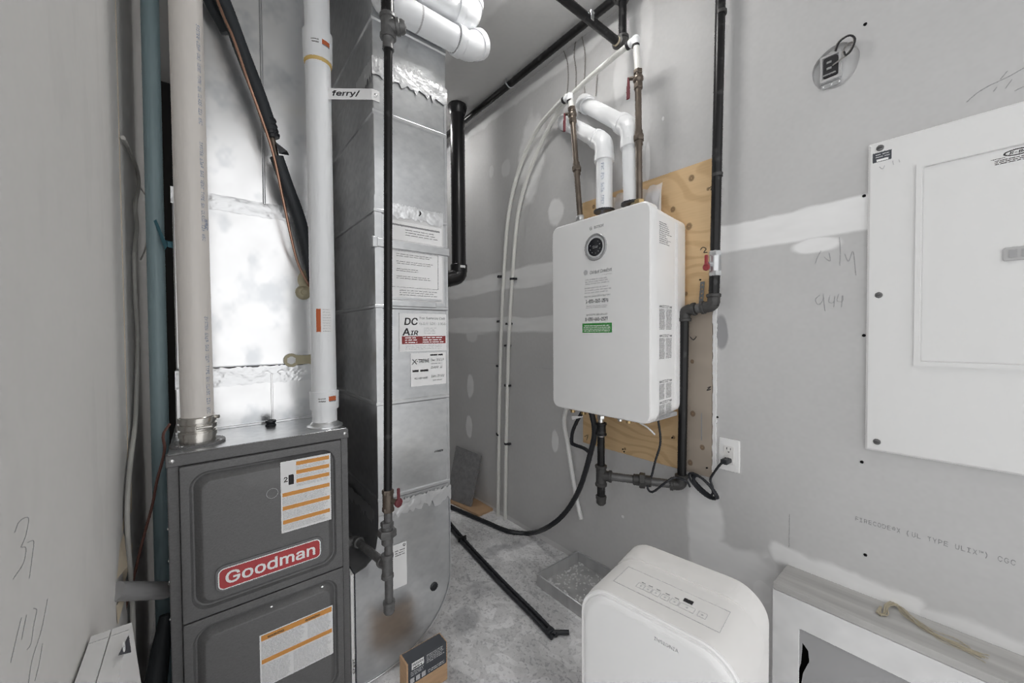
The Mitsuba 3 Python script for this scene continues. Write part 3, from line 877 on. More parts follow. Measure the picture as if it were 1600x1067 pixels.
# ------------------------------------------------------------------ return air duct
DX0, DX1, DYF, DYB = .466, .744, 1.300, 1.95
du = thing('return_duct', 'tall shiny rectangular return air duct with papers and stickers on it', 'air duct')
zs = [(0.471, 1.300, 2.255)[2], (0.468, 1.300, 2.095)[2], (0.466, 1.300, 1.941)[2], (0.461, 1.300, 1.608)[2], (0.461, 1.300, 1.282)[2], (0.463, 1.300, 0.946)[2], (0.463, 1.300, 0.615)[2]]
lev = [CEIL - .002] + zs + [.555]
for i in range(len(lev) - 1):
    part(du, 'section', box((DX0, DYF, lev[i + 1] + .001), (DX1, DYB, lev[i] - .001), .002), 'galvanized')
for z in (zs[0], *zs[2:]):
    part(du, 'seam', cat(hull([(DX0 - .004, DYF - .004, z + .004), (DX1 + .001, DYF - .004, z + .004), (DX0 - .004, DYF - .004, z - .004), (DX1 + .001, DYF - .004, z - .004), (DX0 - .001, DYF + .001, z + .010), (DX1, DYF + .001, z + .010), (DX0 - .001, DYF + .001, z - .010), (DX1, DYF + .001, z - .010)]),
                         hull([(DX0 - .004, DYF - .004, z + .004), (DX0 - .004, DYB, z + .004), (DX0 - .004, DYF - .004, z - .004), (DX0 - .004, DYB, z - .004), (DX0 + .001, DYF, z + .009), (DX0 + .001, DYB, z + .009), (DX0 + .001, DYF, z - .009), (DX0 + .001, DYB, z - .009)])), 'galvanized_fine')
part(du, 'foil_tape', tape(DX0 - .004, DX1 + .004, DYF - .003, zs[1] - .004, .062, .010, 90, seed=11), 'foil_tape', True, 'crinkled foil tape round the upper joint')
part(du, 'foil_tape', put(tape(0, .16, 0, 0, .055, .012, 40, seed=12), frame((DX0 - .003, DYF + .16, zs[1] - .010), (0, -1, 0), (0, -0, 1)) @ A([[1, 0, 0, 0], [0, 0, 1, 0], [0, -1, 0, 0], [0, 0, 0, 1]])), 'foil_tape', True)
part(du, 'corner_strip', cat(box((DX0 - .0025, DYF - .0025, .56), (DX0 + .024, DYF + .001, 1.66), .001), box((DX0 - .0025, DYF - .0025, .56), (DX0 + .001, DYF + .012, 1.66), .001)), 'galvanized_fine', label='bright corner flange')
part(du, 'corner_strip', box((DX1 - .010, DYF - .002, .56), (DX1 + .002, DYF + .004, zs[1]), .001), 'galvanized_fine')
# strap with marker writing between the duct corner and the white pipe
ps = thing('pipe_strap', 'pale strap with black marker writing from the duct corner to the white pipe', 'strap')
sa, sc = A((0.462, 1.298, 1.992)), A((0.342, 1.370, 1.982))
ud = unit(sa - sc)
su = unit(np.cross(np.cross(ud, (0, 0, 1)), ud))
sm = frame(sc, ud, su)
L = np.linalg.norm(sa - sc)
part(ps, 'band', cat(plate(0, -.018, L, .018, .0015, sm, z0=-.0015), box((sa[0] - .001, DYF - .0028, sa[2] - .018), (sa[0] + .026, DYF - .0005, sa[2] + .018))), 'paper', False)
part(ps, 'lettering', text('ferry/', .016, sm, L * .08, -.006, width=L * .62, shear=.25, bold=True), 'ink', False)
part(ps, 'rivet', screw((sa[0] + .012, DYF - .0028, sa[2]), (0, -1, 0), .006), 'chrome')
zb = (0.591, 1.300, 1.499)[2]
part(du, 'drive_cleat', cat(box((DX0 - .010, DYF - .008, zb - .015), (DX1 + .006, DYF - .001, zb + .015), .002), box((DX0 - .012, DYF - .010, zb - .018), (DX0 + .006, DYF + .012, zb + .018), .002)), 'galvanized_fine', label='bare metal cleat bar across the papers')
ft = front(0, DYF - .0012, 0)
# papers in a clear sleeve
p0, p1, p2 = (0.519, 1.300, 1.580), (0.723, 1.300, 1.313), (0.526, 1.300, 1.641)
sl = part(du, 'document_sleeve', plate(p0[0] - .01, p1[2] - .012, p1[0] + .002, p0[2] + .035, .0012, ft), 'paper_dim', False, 'clear sleeve holding two printed sheets')
part(sl, 'sheet', plate(p0[0] - .004, p1[2] - .004, p1[0] - .004, zb - .02, .0018, ft), 'paper', False)
part(sl, 'sheet', plate(p0[0] - .004, zb + .02, p1[0] - .004, p0[2] + .005, .0018, ft), 'paper', False)
zt = p0[2]
zl, zh = (0.589, 1.300, 1.352)[2], (0.590, 1.300, 1.481)[2]
xr = (0.703, 1.300, 1.433)[0]
part(sl, 'border', cat(plate(p0[0], zl, xr, zl + .0016, .0022, ft), plate(xr - .0016, zl, xr, zh, .0022, ft), plate(p0[0], zh, xr, zh + .001, .0022, ft), plate(p0[0], zt - .012, p1[0] - .012, zt - .006, .0022, ft)), 'ink_gray', False)
part(sl, 'print', cat(*[wordlines(ft, p0[0] + .02, xr - (.02 if k != 2 else .07), zh - .008 - k * .026 - .014, zh - .008 - k * .026, 2, .34, .0022, seed=k) for k in range(4)],
                      wordlines(ft, p0[0] + .03, xr, zl - .030, zl - .006, 3, .3, .0022, seed=9), wordlines(ft, p0[0] + .055, xr, zt - .045, zt - .018, 3, .3, .0022, seed=10)), 'ink_gray', False)
part(sl, 'foil_tape', tape(p0[0] - .012, p1[0] + .002, DYF - .003, zt + .040, .046, .006, 50, seed=15), 'foil_tape', True)
part(sl, 'clip_bar', cat(box((p0[0] - .006, DYF - .005, p1[2] - .004), (p1[0] - .006, DYF - .0015, p1[2] + .004), .001), box((p0[0] - .006, DYF - .008, p1[2] - .030), (p1[0] - .03, DYF - .0015, p1[2] - .008), .003)), 'galvanized_fine')
part(sl, 'hook', sweep(spline([(DX1 - .115, DYF - .002, zt + .055), (DX1 - .112, DYF - .008, zt + .045), (DX1 - .118, DYF - .006, zt + .036)], 5), .002, 8), 'ink')
# service stickers
a, b = (0.547, 1.300, 1.261), (0.738, 1.300, 1.123)
x0, z1, x1, z0 = a[0], a[2], b[0] - .001, b[2]
s1 = part(du, 'sticker', plate(x0, z0, x1, z1, .0008, ft), 'paper', False, 'white service sticker with a dark red band')
w, h = x1 - x0, z1 - z0
part(s1, 'lettering', cat(text('DC', .034 * .72, ft, x0 + .10 * w, z1 - .30 * h, width=.26 * w, shear=.15, bold=True, depth=.0013), text('A', .024, ft, x0 + .06 * w, z1 - .57 * h, width=.15 * w, shear=.1, bold=True, depth=.0013), text('IR', .016, ft, x0 + .22 * w, z1 - .57 * h, width=.15 * w, shear=.2, bold=True, depth=.0013)), 'ink', False)
part(s1, 'lettering', cat(text('For Service Call', .0085, ft, x0 + .41 * w, z1 - .15 * h, width=.56 * w, depth=.0013, bold=True), text('(613) 526-1000', .0095, ft, x0 + .41 * w, z1 - .30 * h, width=.57 * w, depth=.0013)), 'ink_gray', False)
part(s1, 'band', plate(x0 + .05 * w, z1 - .80 * h, x1 - .03 * w, z1 - .60 * h, .0012, ft), 'maroon_ink', False)
part(s1, 'lettering', cat(wordlines(ft, x0 + .11 * w, x0 + .36 * w, z1 - .79 * h, z1 - .61 * h, 3, .45, .0016, seed=2), wordlines(ft, x0 + .47 * w, x0 + .93 * w, z1 - .79 * h, z1 - .61 * h, 3, .45, .0016, seed=3)), 'ink_white', False)
part(s1, 'print', cat(wordlines(ft, x0 + .50 * w, x0 + .78 * w, z1 - .55 * h, z1 - .36 * h, 4, .3, .0013, seed=4), wordlines(ft, x0 + .12 * w, x0 + .92 * w, z0 + .04 * h, z1 - .83 * h, 3, .3, .0013, seed=5)), 'ink_pale', False)
a, b = (0.588, 1.300, 1.117), (0.733, 1.300, 0.995)
x0, z1, x1, z0 = a[0], a[2], b[0], b[2]
s2 = part(du, 'sticker', plate(x0, z0, x1, z1, .0008, ft), 'paper', False, 'white furnace service sticker with handwritten dates')
w, h = x1 - x0, z1 - z0
part(s2, 'lettering', cat(text('X', .019, ft, x0 + .03 * w, z1 - .34 * h, width=.15 * w, depth=.0013), text('-TREME', .013, ft, x0 + .16 * w, z1 - .30 * h, width=.35 * w, bold=True, depth=.0013), wordlines(ft, x0 + .05 * w, x0 + .5 * w, z1 - .60 * h, z1 - .48 * h, 1, .5, .0013, seed=1),
                          text('613-000-0000', .0065, ft, x0 + .10 * w, z1 - .79 * h, width=.36 * w, bold=True, depth=.0013), wordlines(ft, x0 + .54 * w, x0 + .94 * w, z1 - .12 * h, z1 - .04 * h, 1, .6, .0013, seed=6)), 'ink', False)
part(s2, 'handwriting', cat(text('Dec 10/19', .009, ft, x0 + .55 * w, z1 - .27 * h, width=.38 * w, shear=.2, depth=.0013), text('DAN  G', .009, ft, x0 + .56 * w, z1 - .50 * h, width=.32 * w, shear=.2, depth=.0013), text('Dec 2022', .009, ft, x0 + .56 * w, z1 - .77 * h, width=.38 * w, shear=.2, depth=.0013)), 'ink', False)
part(s2, 'print', cat(wordlines(ft, x0 + .56 * w, x0 + .92 * w, z1 - .38 * h, z1 - .31 * h, 1, .3, .0013), wordlines(ft, x0 + .60 * w, x0 + .92 * w, z1 - .89 * h, z1 - .83 * h, 1, .4, .0013, seed=3)), 'ink_gray', False)
part(du, 'handwriting', text('rnaja', .008, ft, (0.681, 1.300, 0.737)[0], (0.681, 1.300, 0.737)[2], width=.035, shear=.2), 'ink', False)

# elbow boot at the foot of the duct
th = [(.466, .56), (.464, .50), (.456, .45), (.440, .415), (.420, .398), (.386, .388)]
hl = [(.430 + .314 * math.cos(t), .262 - .262 * math.sin(t)) for t in np.linspace(0, math.pi / 2, 22)]
boot = Polygon(th + [(.386, .0)] + hl[::-1] + [(.744, .56)])
bt = part(du, 'boot', flat(boot, DYB - DYF - .002, frame((0, DYB, .002), (1, 0, 0), (0, 0, 1))), 'galvanized', 25, 'curved duct elbow resting on the floor')
part(du, 'foil_tape', tape(DX0 + .03, DX1 + .004, DYF - .003, .572, .050, .012, 70, seed=21), 'foil_tape', True, 'crinkled foil tape above the elbow')
part(du, 'foil_tape', put(tape(0, .60, 0, 0, .045, .012, 60, seed=22), frame((DX0 - .003, DYB - .02, .545), (0, -1, 0), (0, 0, 1)) @ A([[1, 0, 0, 0], [0, 0, 1, 0], [0, -1, 0, 0], [0, 0, 0, 1]])), 'foil_tape', True)
rim = sweep(np.array([(x, DYF - .001, z + .002) for x, z in [(.744, .54)] + hl + [(.386, 0)]]), .0022, 8)
part(du, 'boot_edge', rim, 'galvanized_fine')
pg = A((0.673, 1.297, 0.225))
part(du, 'test_plug', lathe((pg[0], DYF + .003, pg[2]), (pg[0], 0, pg[2]), [(0, .0155), (.004, .0155), (.0065, .012), (.0065, .009), (.004, .008), (.004, 0)], 26), 'rubber', label='round black rubber plug')
a, b = (0.518, 1.298, 0.440), (0.564, 1.298, 0.283)
tg = part(du, 'tag', plate(a[0] - .02, b[2], b[0], a[2], .0008, ft), 'paper', False, 'narrow white paper tag behind the gas pipe')
part(tg, 'print', wordlines(ft, a[0] + .003, b[0] - .005, a[2] - .045, a[2] - .02, 3, .4, .0013), 'ink_gray', False)
part(tg, 'ring_mark', flat(Point(b[0] - .009, a[2] - .010).buffer(.005).difference(Point(b[0] - .009, a[2] - .010).buffer(.003)), .0013, ft), 'ink', False)
part(du, 'filter_rack', box((.3735, DYF + .012, .003), (.384, DYB, .385), .001), 'plastic_white', label='white filter rack edge')
part(du, 'filter_door', box((.3845, DYF + .004, .003), (.3875, DYB, .388)), 'label_navy')
part(du, 'handwriting', text('16X25', .009, frame((.376, DYF + .0115, .10), (0, 0, -1), (1, 0, 0)), width=.05), 'ink', False)

# ------------------------------------------------------------------ gas drop in front of the duct
GY = 1.17
gp = thing('gas_pipe', 'black gas pipe running down in front of the duct to a capped drip leg', 'gas pipe')
gt, gv, gu, gT, gc = [A(p) for p in ((0.469, 1.170, 2.138), (0.449, 1.170, 0.663), (0.445, 1.170, 0.562), (0.444, 1.170, 0.457), (0.448, 1.170, 0.330))]
GR = .0128
part(gp, 'pipe', cyl(gt + (0, 0, .02), (gt[0] - .003, GY, CEIL), .0195, 24), 'black_steel', label='thicker upper pipe')
bdir = unit((.95, -.55, .12))
part(gp, 'tee', cat(tee_mesh(gt, (0, 0, 1), bdir, .0165, .034), lathe(gt + bdir * .03, gt + bdir, [(0, .0205), (.014, .021), (.022, .016), (.026, 0)], 24), lathe(gt - (0, 0, .03), gt - (0, 0, 1), [(0, .021), (.012, .0165), (.03, .0165), (.034, .0175), (.04, .0175)], 22)), 'gray_iron', label='grey iron tee with a plugged branch')
part(gp, 'pipe', cyl(gt - (0, 0, .05), gv + (0, 0, .02), GR, 24), 'black_steel', label='long straight pipe')
part(gp, 'pipe', cyl(gv, gc, GR, 24), 'gray_iron')
vl = part(gp, 'valve', cat(cyl(gv + (0, 0, .034), gv - (0, 0, .034), .0165, 20, .002), hexnut(gv + (0, 0, .028), (0, 0, 1), .0185, .014), hexnut(gv - (0, 0, .028), (0, 0, 1), .0185, .014), cyl(gv, gv + (.018, -.026, 0), .009, 14)), 'copper_dark', label='brass ball valve')
hd = gv + A((.020, -.026, 0))
part(vl, 'handle', cat(box(hd + (-.004, -.010, .004), hd + (.006, -.003, .044), .003), lathe(hd + (0, .004, -.004), hd + (.4, -1, -.004), [(0, .012), (.006, .014), (.010, .014), (.012, .010)], 20)), 'red_dull', label='dull red lever')
part(gp, 'union', cat(hexnut(gu, (0, 0, 1), .0285, .024), cyl(gu + (0, 0, .036), gu - (0, 0, .036), .0175, 20, .002), hexnut(gu + (0, 0, .028), (0, 0, 1), .0205, .014)), 'gray_iron', label='hexagonal union')
br = unit((-.13, 1, 0))
be = gT + br * .225
part(gp, 'tee', tee_mesh(gT, (0, 0, 1), br, GR, .036), 'gray_iron')
part(gp, 'pipe', cyl(gT, be, GR, 20), 'gray_iron', label='branch towards the furnace')
part(gp, 'elbow', elbow_mesh(be, -br, (-1, 0, 0), GR, .030), 'gray_iron')
part(gp, 'pipe', cyl(be, (FX1 - .001, be[1], be[2]), GR, 20), 'cast_iron')
part(gp, 'cap', lathe(gc + (0, 0, .014), gc - (0, 0, 1), [(0, .0145), (.001, .0185), (.010, .0185), (.012, .017), (.034, .017), (.040, .013), (.042, 0)], 24), 'gray_iron', label='end cap of the drip leg')

# ------------------------------------------------------------------ white vent elbows by the ceiling
PR = .043
for k, (z, lab) in enumerate(((2.282, 'lower of two white plastic vent pipes crossing before the duct top'), (2.394, 'upper white plastic vent pipe turning up beside the duct top'))):
    vv = thing('plastic_vent', lab, 'pipe')
    y = 1.247
    part(vv, 'pipe', cyl((.502, y, z), (.775, y, z), PR, 36), 'pvc_white', 40)
    up = bend([(.515, y, z), (.47, y, z), (.45, y, z + .05)], .03, 10) if False else None
    end = unit((.75, .12, .55)) if k == 0 else unit((.25, .15, 1))
    path = bend([(.765, y, z), (.815, y, z), A((.815, y, z)) + end * .055], .05, 10)
    part(vv, 'elbow', cat(sweep(path, PR + .005, 32), lathe((.757, y, z), (.9, y, z), [(0, PR), (0, PR + .008), (.026, PR + .009), (.030, PR + .004)], 32), lathe(path[-1] - end * .012, path[-1] + end, [(0, PR + .004), (.002, PR + .009), (.030, PR + .009), (.031, PR + .002), (.034, PR + .001), (.020, PR - .004), (.020, 0)], 32)), 'pvc_white', 40)
    if k == 0:
        part(vv, 'glue_ring', cyl((.605, y, z), (.611, y, z), PR + .0006, 36), 'ink_pale', 40, 'grey glue ring')
        part(vv, 'glue_ring', cyl((.7535, y, z), (.757, y, z), PR + .0012, 36), 'ink_gray', 40)
    else:
        part(vv, 'pipe', cyl(path[-1], path[-1] + end * .16, PR, 32), 'pvc_white', 40)
    e2 = cat(sweep(bend([(.53, y, z), (.49, y, z), (.49, y + (0 if k else -.0), z + .045)], .05, 8), PR + .004, 28))
    part(vv, 'elbow', e2, 'pvc_white', 40)

# ------------------------------------------------------------------ black drain stack by the far wall
dp = thing('drain_pipe', 'black plastic drain pipe hanging from the ceiling beside the duct', 'pipe')
sx, sy = 1.31, 2.14
sb = ax_bottom = 1.590
part(dp, 'pipe', cyl((sx, sy, CEIL - .001), (sx, sy, sb), .0455, 32), 'abs_black', 40)
part(dp, 'coupling', lathe((sx, sy, CEIL), (sx, sy, 0), [(.0, .058), (.012, .062), (.035, .056), (.05, .0515), (.06, .046)], 32), 'abs_black', 40, 'flared collar at the ceiling')
part(dp, 'elbow', cat(sweep(bend([(sx, sy, sb + .03), (sx, sy, sb - .03), (sx - .10, sy + .02, sb - .06)], .06, 10), .0515, 28), cyl((sx, sy, sb + .045), (sx, sy, sb - .005), .054, 32, .003)), 'abs_black', 40)
part(dp, 'pipe', cyl((sx - .09, sy + .018, sb - .057), (sx - .30, sy + .06, sb - .12), .0455, 28), 'abs_black', 40)
part(dp, 'sticker', curved((sx, sy, 0), .0541, -112, -72, sb + .018, sb + .034), 'paper', 20, 'small white sticker')

# ------------------------------------------------------------------ black gas line along the ceiling
CX, CZ = 1.415, 2.628
cg = thing('ceiling_gas_pipe', 'black steel gas pipe running along the top of the far wall', 'gas pipe')
part(cg, 'pipe', cyl((CX, 2.98, CZ), (CX, .995, CZ), .0185, 24), 'black_steel')
part(cg, 'tee', tee_mesh((CX, .972, CZ), (0, 1, 0), (0, 0, -1), .017, .036), 'cast_iron')
part(cg, 'pipe', cyl((CX, .93, CZ), (CX, .65, CZ), .0165, 24), 'black_steel')
part(cg, 'pipe', cyl((CX, .972, CZ), (CX, .972, 2.425), .0165, 24), 'black_steel', label='short vertical pipe')
part(cg, 'elbow', elbow_mesh((CX, .972, 2.405), (0, 0, 1), (-1, 0, 0), .0175, .038), 'cast_iron', label='iron elbow with a pale thread')
part(cg, 'pipe', cyl((CX - .03, .972, 2.405), (.30, .972, 2.405), .0165, 24), 'black_steel', label='pipe crossing the room')
part(cg, 'thread', cyl((CX - .040, .972, 2.405), (CX - .050, .972, 2.405), .0175, 20), 'torn_paper')
part(cg, 'elbow', elbow_mesh((CX, .64, CZ), (0, 1, 0), (0, 0, 1), .0165, .02), 'cast_iron')
pt = A((1.400, 1.164, 2.631))
part(cg, 'hanger', cat(cyl((1.18, .972 - .019, 2.418), (1.20, .972 - .019, 2.418), .004, 10), box((1.182, .951, 2.388), (1.198, .953, 2.424))), 'galvanized_fine')
part(cg, 'hanger', sweep(spline([(CX - .02, 1.74, CEIL), (CX - .028, 1.735, CZ - .0), (CX - .005, 1.73, CZ - .022), (CX + .02, 1.725, CZ - .01)], 6), .0035, 8), 'galvanized_fine', label='small wire hanger')

# ------------------------------------------------------------------ plywood and boiler
pw = thing('plywood_board', 'yellowish plywood backing board behind the white wall hung boiler', 'board')
part(pw, 'panel', box((W - .007, .634, .632), (W - .0003, 1.262, 1.836), .001), 'plywood')
k = rightwall(0, 0, W - .0072)
part(pw, 'pencil_mark', scribble([pxy(s, k) for s in [[(1.490, 0.678, 1.502), (1.490, 0.669, 1.510), (1.490, 0.657, 1.501), (1.490, 0.666, 1.490), (1.490, 0.652, 1.488)], [(1.490, 0.650, 0.974), (1.490, 0.638, 0.980), (1.490, 0.652, 0.964), (1.490, 0.636, 0.971)], [(1.490, 0.717, 1.168), (1.490, 0.704, 1.156), (1.490, 0.692, 1.169)], [(1.490, 1.250, 0.665), (1.490, 1.230, 0.675), (1.490, 1.238, 0.648)], [(1.490, 0.648, 1.727), (1.490, 0.637, 1.730), (1.490, 0.641, 1.718)]]], k, .0014), 'ink', False)
part(pw, 'stamp', cat(*[plate(*pxy([(1.490, 0.674, 0.875)], k)[0], pxy([(1.490, 0.674, 0.875)], k)[0][0] + .004, pxy([(1.490, 0.673, 0.768)], k)[0][1], .0004, k)]), 'ink_gray', False)
for p in ((1.490, 1.025, 0.652), (1.490, 1.018, 0.642), (1.490, 0.789, 0.754), (1.490, 0.651, 0.667), (1.490, 0.678, 1.387)):
    part(pw, 'nail_hole', lathe(A(p) - (.001, 0, 0), A(p) + (1, 0, 0), [(0, .003), (.004, .003)], 10), 'void_black', False)

BX, BY0, BY1, BZ0, BZ1 = 1.190, .706, 1.176, .866, 1.640
bo = thing('boiler', 'white wall hung tankless boiler with a round black display', 'boiler')
bm = rightwall((BY0 + BY1) / 2, (BZ0 + BZ1) / 2, 1.45)
bw, bh = BY1 - BY0, BZ1 - BZ0
part(bo, 'casing', rings_rr([(bw - .052, bh - .03, .03, -.03), (bw - .048, bh - .026, .035, .0), (bw - .016, bh - .008, .036, .212)], bm, 10), 'boiler_white', 25, 'white side casing')
part(bo, 'front_cover', rings_rr([(bw - .004, bh - .002, .036, .212), (bw, bh, .036, .216), (bw, bh, .036, .252), (bw - .004, bh - .004, .034, .2575), (bw - .012, bh - .012, .030, .260)], bm, 12), 'boiler_white', 30, 'smooth white front cover')
fb = rightwall(0, 0, 1.19)
dl = A((1.190, 0.939, 1.517))
dm = rightwall(dl[1], dl[2], 1.19)
dd = part(bo, 'dial', lathe(dl, dl - (1, 0, 0), [(-.001, .052), (.004, .052), (.006, .050), (.005, .044), (.003, .041)], 48), 'dial_gray', label='round grey dial rim')
part(dd, 'inner_ring', lathe(dl, dl - (1, 0, 0), [(0, .043), (.004, .042), (.005, .038), (.0035, .034), (.003, .033)], 48), 'dial_light', label='bright inner ring')
part(dd, 'display', lathe(dl, dl - (1, 0, 0), [(0, .0345), (.0045, .0345), (.0050, .033), (.0050, 0)], 48), 'screen_black', label='black round display')
part(dd, 'lettering', cat(text('12:30', .009, dm, 0, -.004, width=.024, depth=.0006, anchor='c', z0=.0048), *[flat(Point(.024 * math.cos(t), .024 * math.sin(t)).buffer(.0017), .0006, dm, .0048) for t in np.radians([20, -20, -50, -85, -125, -160, 160, 55])]), 'dial_light', False)
part(bo, 'lettering', cat(text('BOSCH', .0095, fb @ np.linalg.inv(fb) @ rightwall(dl[1], dl[2], 1.19), -.008, .072, width=.044, bold=True), flat(Point(-.024, .0765).buffer(.0065).difference(Point(-.024, .0765).buffer(.0052)), .0006, dm), plate(-.0275, .0757, -.0205, .0773, .0006, dm)), 'ink_gray', False)


def bl(px, py):
    return px, py


sw = rightwall(dl[1], dl[2], 1.1899)
part(bo, 'lettering', cat(text('Cricket Comfort', .0125, sw, -.030, -.101, width=.103, shear=.15, bold=True), plate(.028, -.1105, .072, -.1095, .0005, sw)), 'ink_gray', False, 'grey sticker lettering')
part(bo, 'emblem', cat(flat(Point(-.050, -.092).buffer(.0105), .0005, sw)), 'ink_pale', False, 'round grey emblem')
part(bo, 'print', cat(wordlines(sw, -.052, .070, -.143, -.118, 3, .4, .0006, seed=1), wordlines(sw, -.056, .072, -.178, -.150, 3, .35, .0006, seed=2), wordlines(sw, -.048, .060, -.236, -.222, 2, .4, .0006, seed=4)), 'ink_pale', False)
part(bo, 'lettering', cat(text('BILLING INQUIRIES OR BUY OUT', .0062, sw, -.056, -.191, width=.124), text('SERVICE OR EMERGENCIES', .0062, sw, -.048, -.263, width=.102)), 'ink_gray', False)
part(bo, 'lettering', cat(text('1-855-353-2576', .0135, sw, -.049, -.214, width=.107, bold=True), text('1-855-663-2577', .0135, sw, -.052, -.284, width=.107, bold=True)), 'ink', False, 'bold black telephone numbers')
gs = part(bo, 'green_band', plate(-.067, -.330, .074, -.293, .0007, sw), 'green_ink', False, 'green band with white print')
part(gs, 'print', cat(*[wordlines(sw, -.057 + d, .064 - d, -.3055 - i * .0068, -.300 - i * .0068, 1, .5, .0011, seed=i, ragged=0) for i, d in enumerate((0, -.004, -.004, -.002))]), 'ink_white', False)
q = A((1.190, 1.139, 0.918))
# side labels
sd = frame((1.2, BY0 + .0072, 0), (1, -.0, 0), (0, 0, 1))
sdn = frame((1.238, BY0 + .0075, 0), unit((.212, .017, 0)), (0, 0, 1))
part(bo, 'print', cat(wordlines(sdn, .022, .125, 1.500, 1.580, 11, .35, .0006, ragged=.5, seed=3)), 'ink_gray', False, 'small print on the side')
pr = []
for zt_, zb_, n in ((1.285, 1.195, 14), (1.180, 1.090, 14), (1.015, .945, 11), (.940, .875, 10)):
    pr += [wordlines(sdn, .022, .068, zb_, zt_ - .014, n, .55, .0006, seed=n), wordlines(sdn, .076, .125, zb_, zt_ - .014, n, .55, .0006, seed=n + 7), plate(.024, zt_ - .010, .044, zt_ - .003, .0006, sdn), plate(.106, zt_ - .010, .125, zt_ - .003, .0006, sdn), wordlines(sdn, .048, .104, zt_ - .012, zt_, 2, .5, .0006)]
part(bo, 'print', cat(pr), 'ink_gray', False, 'columns of warning print on the side')
part(bo, 'side_rail', cat(box((1.392, BY0 + .0165, .90), (1.396, BY0 + .0215, 1.60), .001), box((1.405, BY0 + .0175, .90), (1.409, BY0 + .0225, 1.60), .001)), 'boiler_side')
# fittings below
part(bo, 'bottom_plate', box((1.22, BY0 + .03, BZ0 - .003), (1.43, BY1 - .03, BZ0 + .012), .002), 'plastic_gray')
for nm, y, x, r, L, m in (('water_stub', 1.12, 1.33, .012, .045, 'brass'), ('water_stub', 1.13, 1.27, .010, .030, 'brass'), ('water_stub', .915, 1.31, .013, .030, 'brass'), ('water_stub', .86, 1.29, .011, .032, 'brass'), ('service_valve', .885, 1.27, .009, .026, 'chrome'), ('cable_gland', .800, 1.40, .012, .022, 'plastic_gray')):
    part(bo, nm, cat(cyl((x, y, BZ0), (x, y, BZ0 - L), r, 16), hexnut((x, y, BZ0 - L * .5), (0, 0, 1), r * 1.45, L * .4)), m)
part(bo, 'tag', hull([(1.260, 1.129, 0.821), (1.260, 1.064, 0.831), (1.262, 1.127, 0.804), (1.262, 1.069, 0.825)]), 'paper', False, 'white paper tag under the boiler')
part(bo, 'tag', sweep(spline([(1.270, 0.798, 0.847), (1.265, 0.763, 0.837), (1.260, 0.732, 0.819)], 6), .003, 8), 'paper', label='thin white cable tie')

# clear bags of papers behind the boiler top
for lab, pts in (('clear plastic bag with papers tucked behind the boiler top right', [(1.452, 0.903, 1.778), (1.452, 0.814, 1.790), (1.452, 0.831, 1.666), (1.452, 0.903, 1.697)]), ('clear plastic bag with papers between the two boiler vents', [(1.452, 1.058, 1.788), (1.452, 0.975, 1.804), (1.452, 0.975, 1.674), (1.452, 1.059, 1.684)])):
    P = A(pts)
    b_ = thing('plastic_bag', lab, 'bag')
    g = []
    for i in range(9):
        row = []
        for j in range(9):
            u_, v_ = i / 8, j / 8
            p = (1 - u_) * (1 - v_) * P[0] + u_ * (1 - v_) * P[1] + u_ * v_ * P[2] + (1 - u_) * v_ * P[3]
            p = p + (-.018 * math.sin(math.pi * u_) * math.sin(math.pi * min(v_ + .2, 1)) - .006 * math.sin(u_ * 17 + v_ * 5), 0, .006 * math.sin(u_ * 13))
            row.append(p)
        g.append(row)
    g = A(g).reshape(-1, 3)
    idx = np.arange(81).reshape(9, 9)
    qd = np.stack([idx[:-1, :-1], idx[1:, :-1], idx[1:, 1:], idx[:-1, 1:]], -1).reshape(-1, 4)
    part(b_, 'film', trimesh.Trimesh(g, np.vstack([qd[:, [0, 1, 2]], qd[:, [0, 2, 3]]]), process=False), 'clear_bag', True)
    cp = P.mean(0)
    part(b_, 'papers', box((1.456, cp[1] - .038, cp[2] - .09), (1.468, cp[1] + .028, cp[2] + .035), .001), 'paper_dim')

# ------------------------------------------------------------------ boiler vents through the wall
def vent(wall, top, foot, lab, printing):
    v = thing('boiler_vent', lab, 'pipe')
    wall, top, foot = A(wall), A(top), A(foot)
    d = unit(top - wall)
    R = .0345
    part(v, 'pipe', cyl(wall, top - d * .02, R, 32), 'pvc_white', 40)
    part(v, 'pipe', cyl(top - (0, 0, .02), foot, R, 32), 'pvc_white', 40)
    part(v, 'coupling', cyl(wall + d * .002, wall + d * .060, R + .007, 32, .003), 'pvc_white', 40)
    dn = unit(foot - top)
    part(v, 'elbow', cat(sweep(bend([top - d * .075, top, top + dn * .075], .07, 10), R + .005, 30), cyl(top - d * .082, top - d * .05, R + .0075, 32, .002), cyl(top + dn * .05, top + dn * .082, R + .0075, 32, .002)), 'pvc_white', 40)
    part(v, 'flange', lathe(foot + (0, 0, .004), foot - (0, 0, 1), [(0, R), (.001, R + .010), (.009, R + .010)], 30), 'rubber', label='dark seal on the boiler top')
    part(v, 'wall_hole', lathe(wall + (-.001, -.008, -.012), wall + (1, -.008, -.012), [(0, .040), (.0025, .040)], 28), 'void_black', False, 'dark ragged hole in the drywall')
    if printing:
        part(v, 'printing', around('PVC FGV S636 IPEX PVC FGV SYSTEM', .013, foot, unit(top - foot), R, 205, top[2] - .10, .0105), 'ink_blue', False, 'blue lettering down the vent')
    return v


vent((1.497, 1.257, 2.330), (1.370, 0.905, 2.017), (1.370, 0.896, 1.710), 'right hand white boiler vent rising behind the right water pipe', False)
vent((1.497, 1.381, 2.290), (1.360, 1.027, 2.000), (1.345, 1.016, 1.705), 'left hand white boiler vent with blue lettering down its side', True)


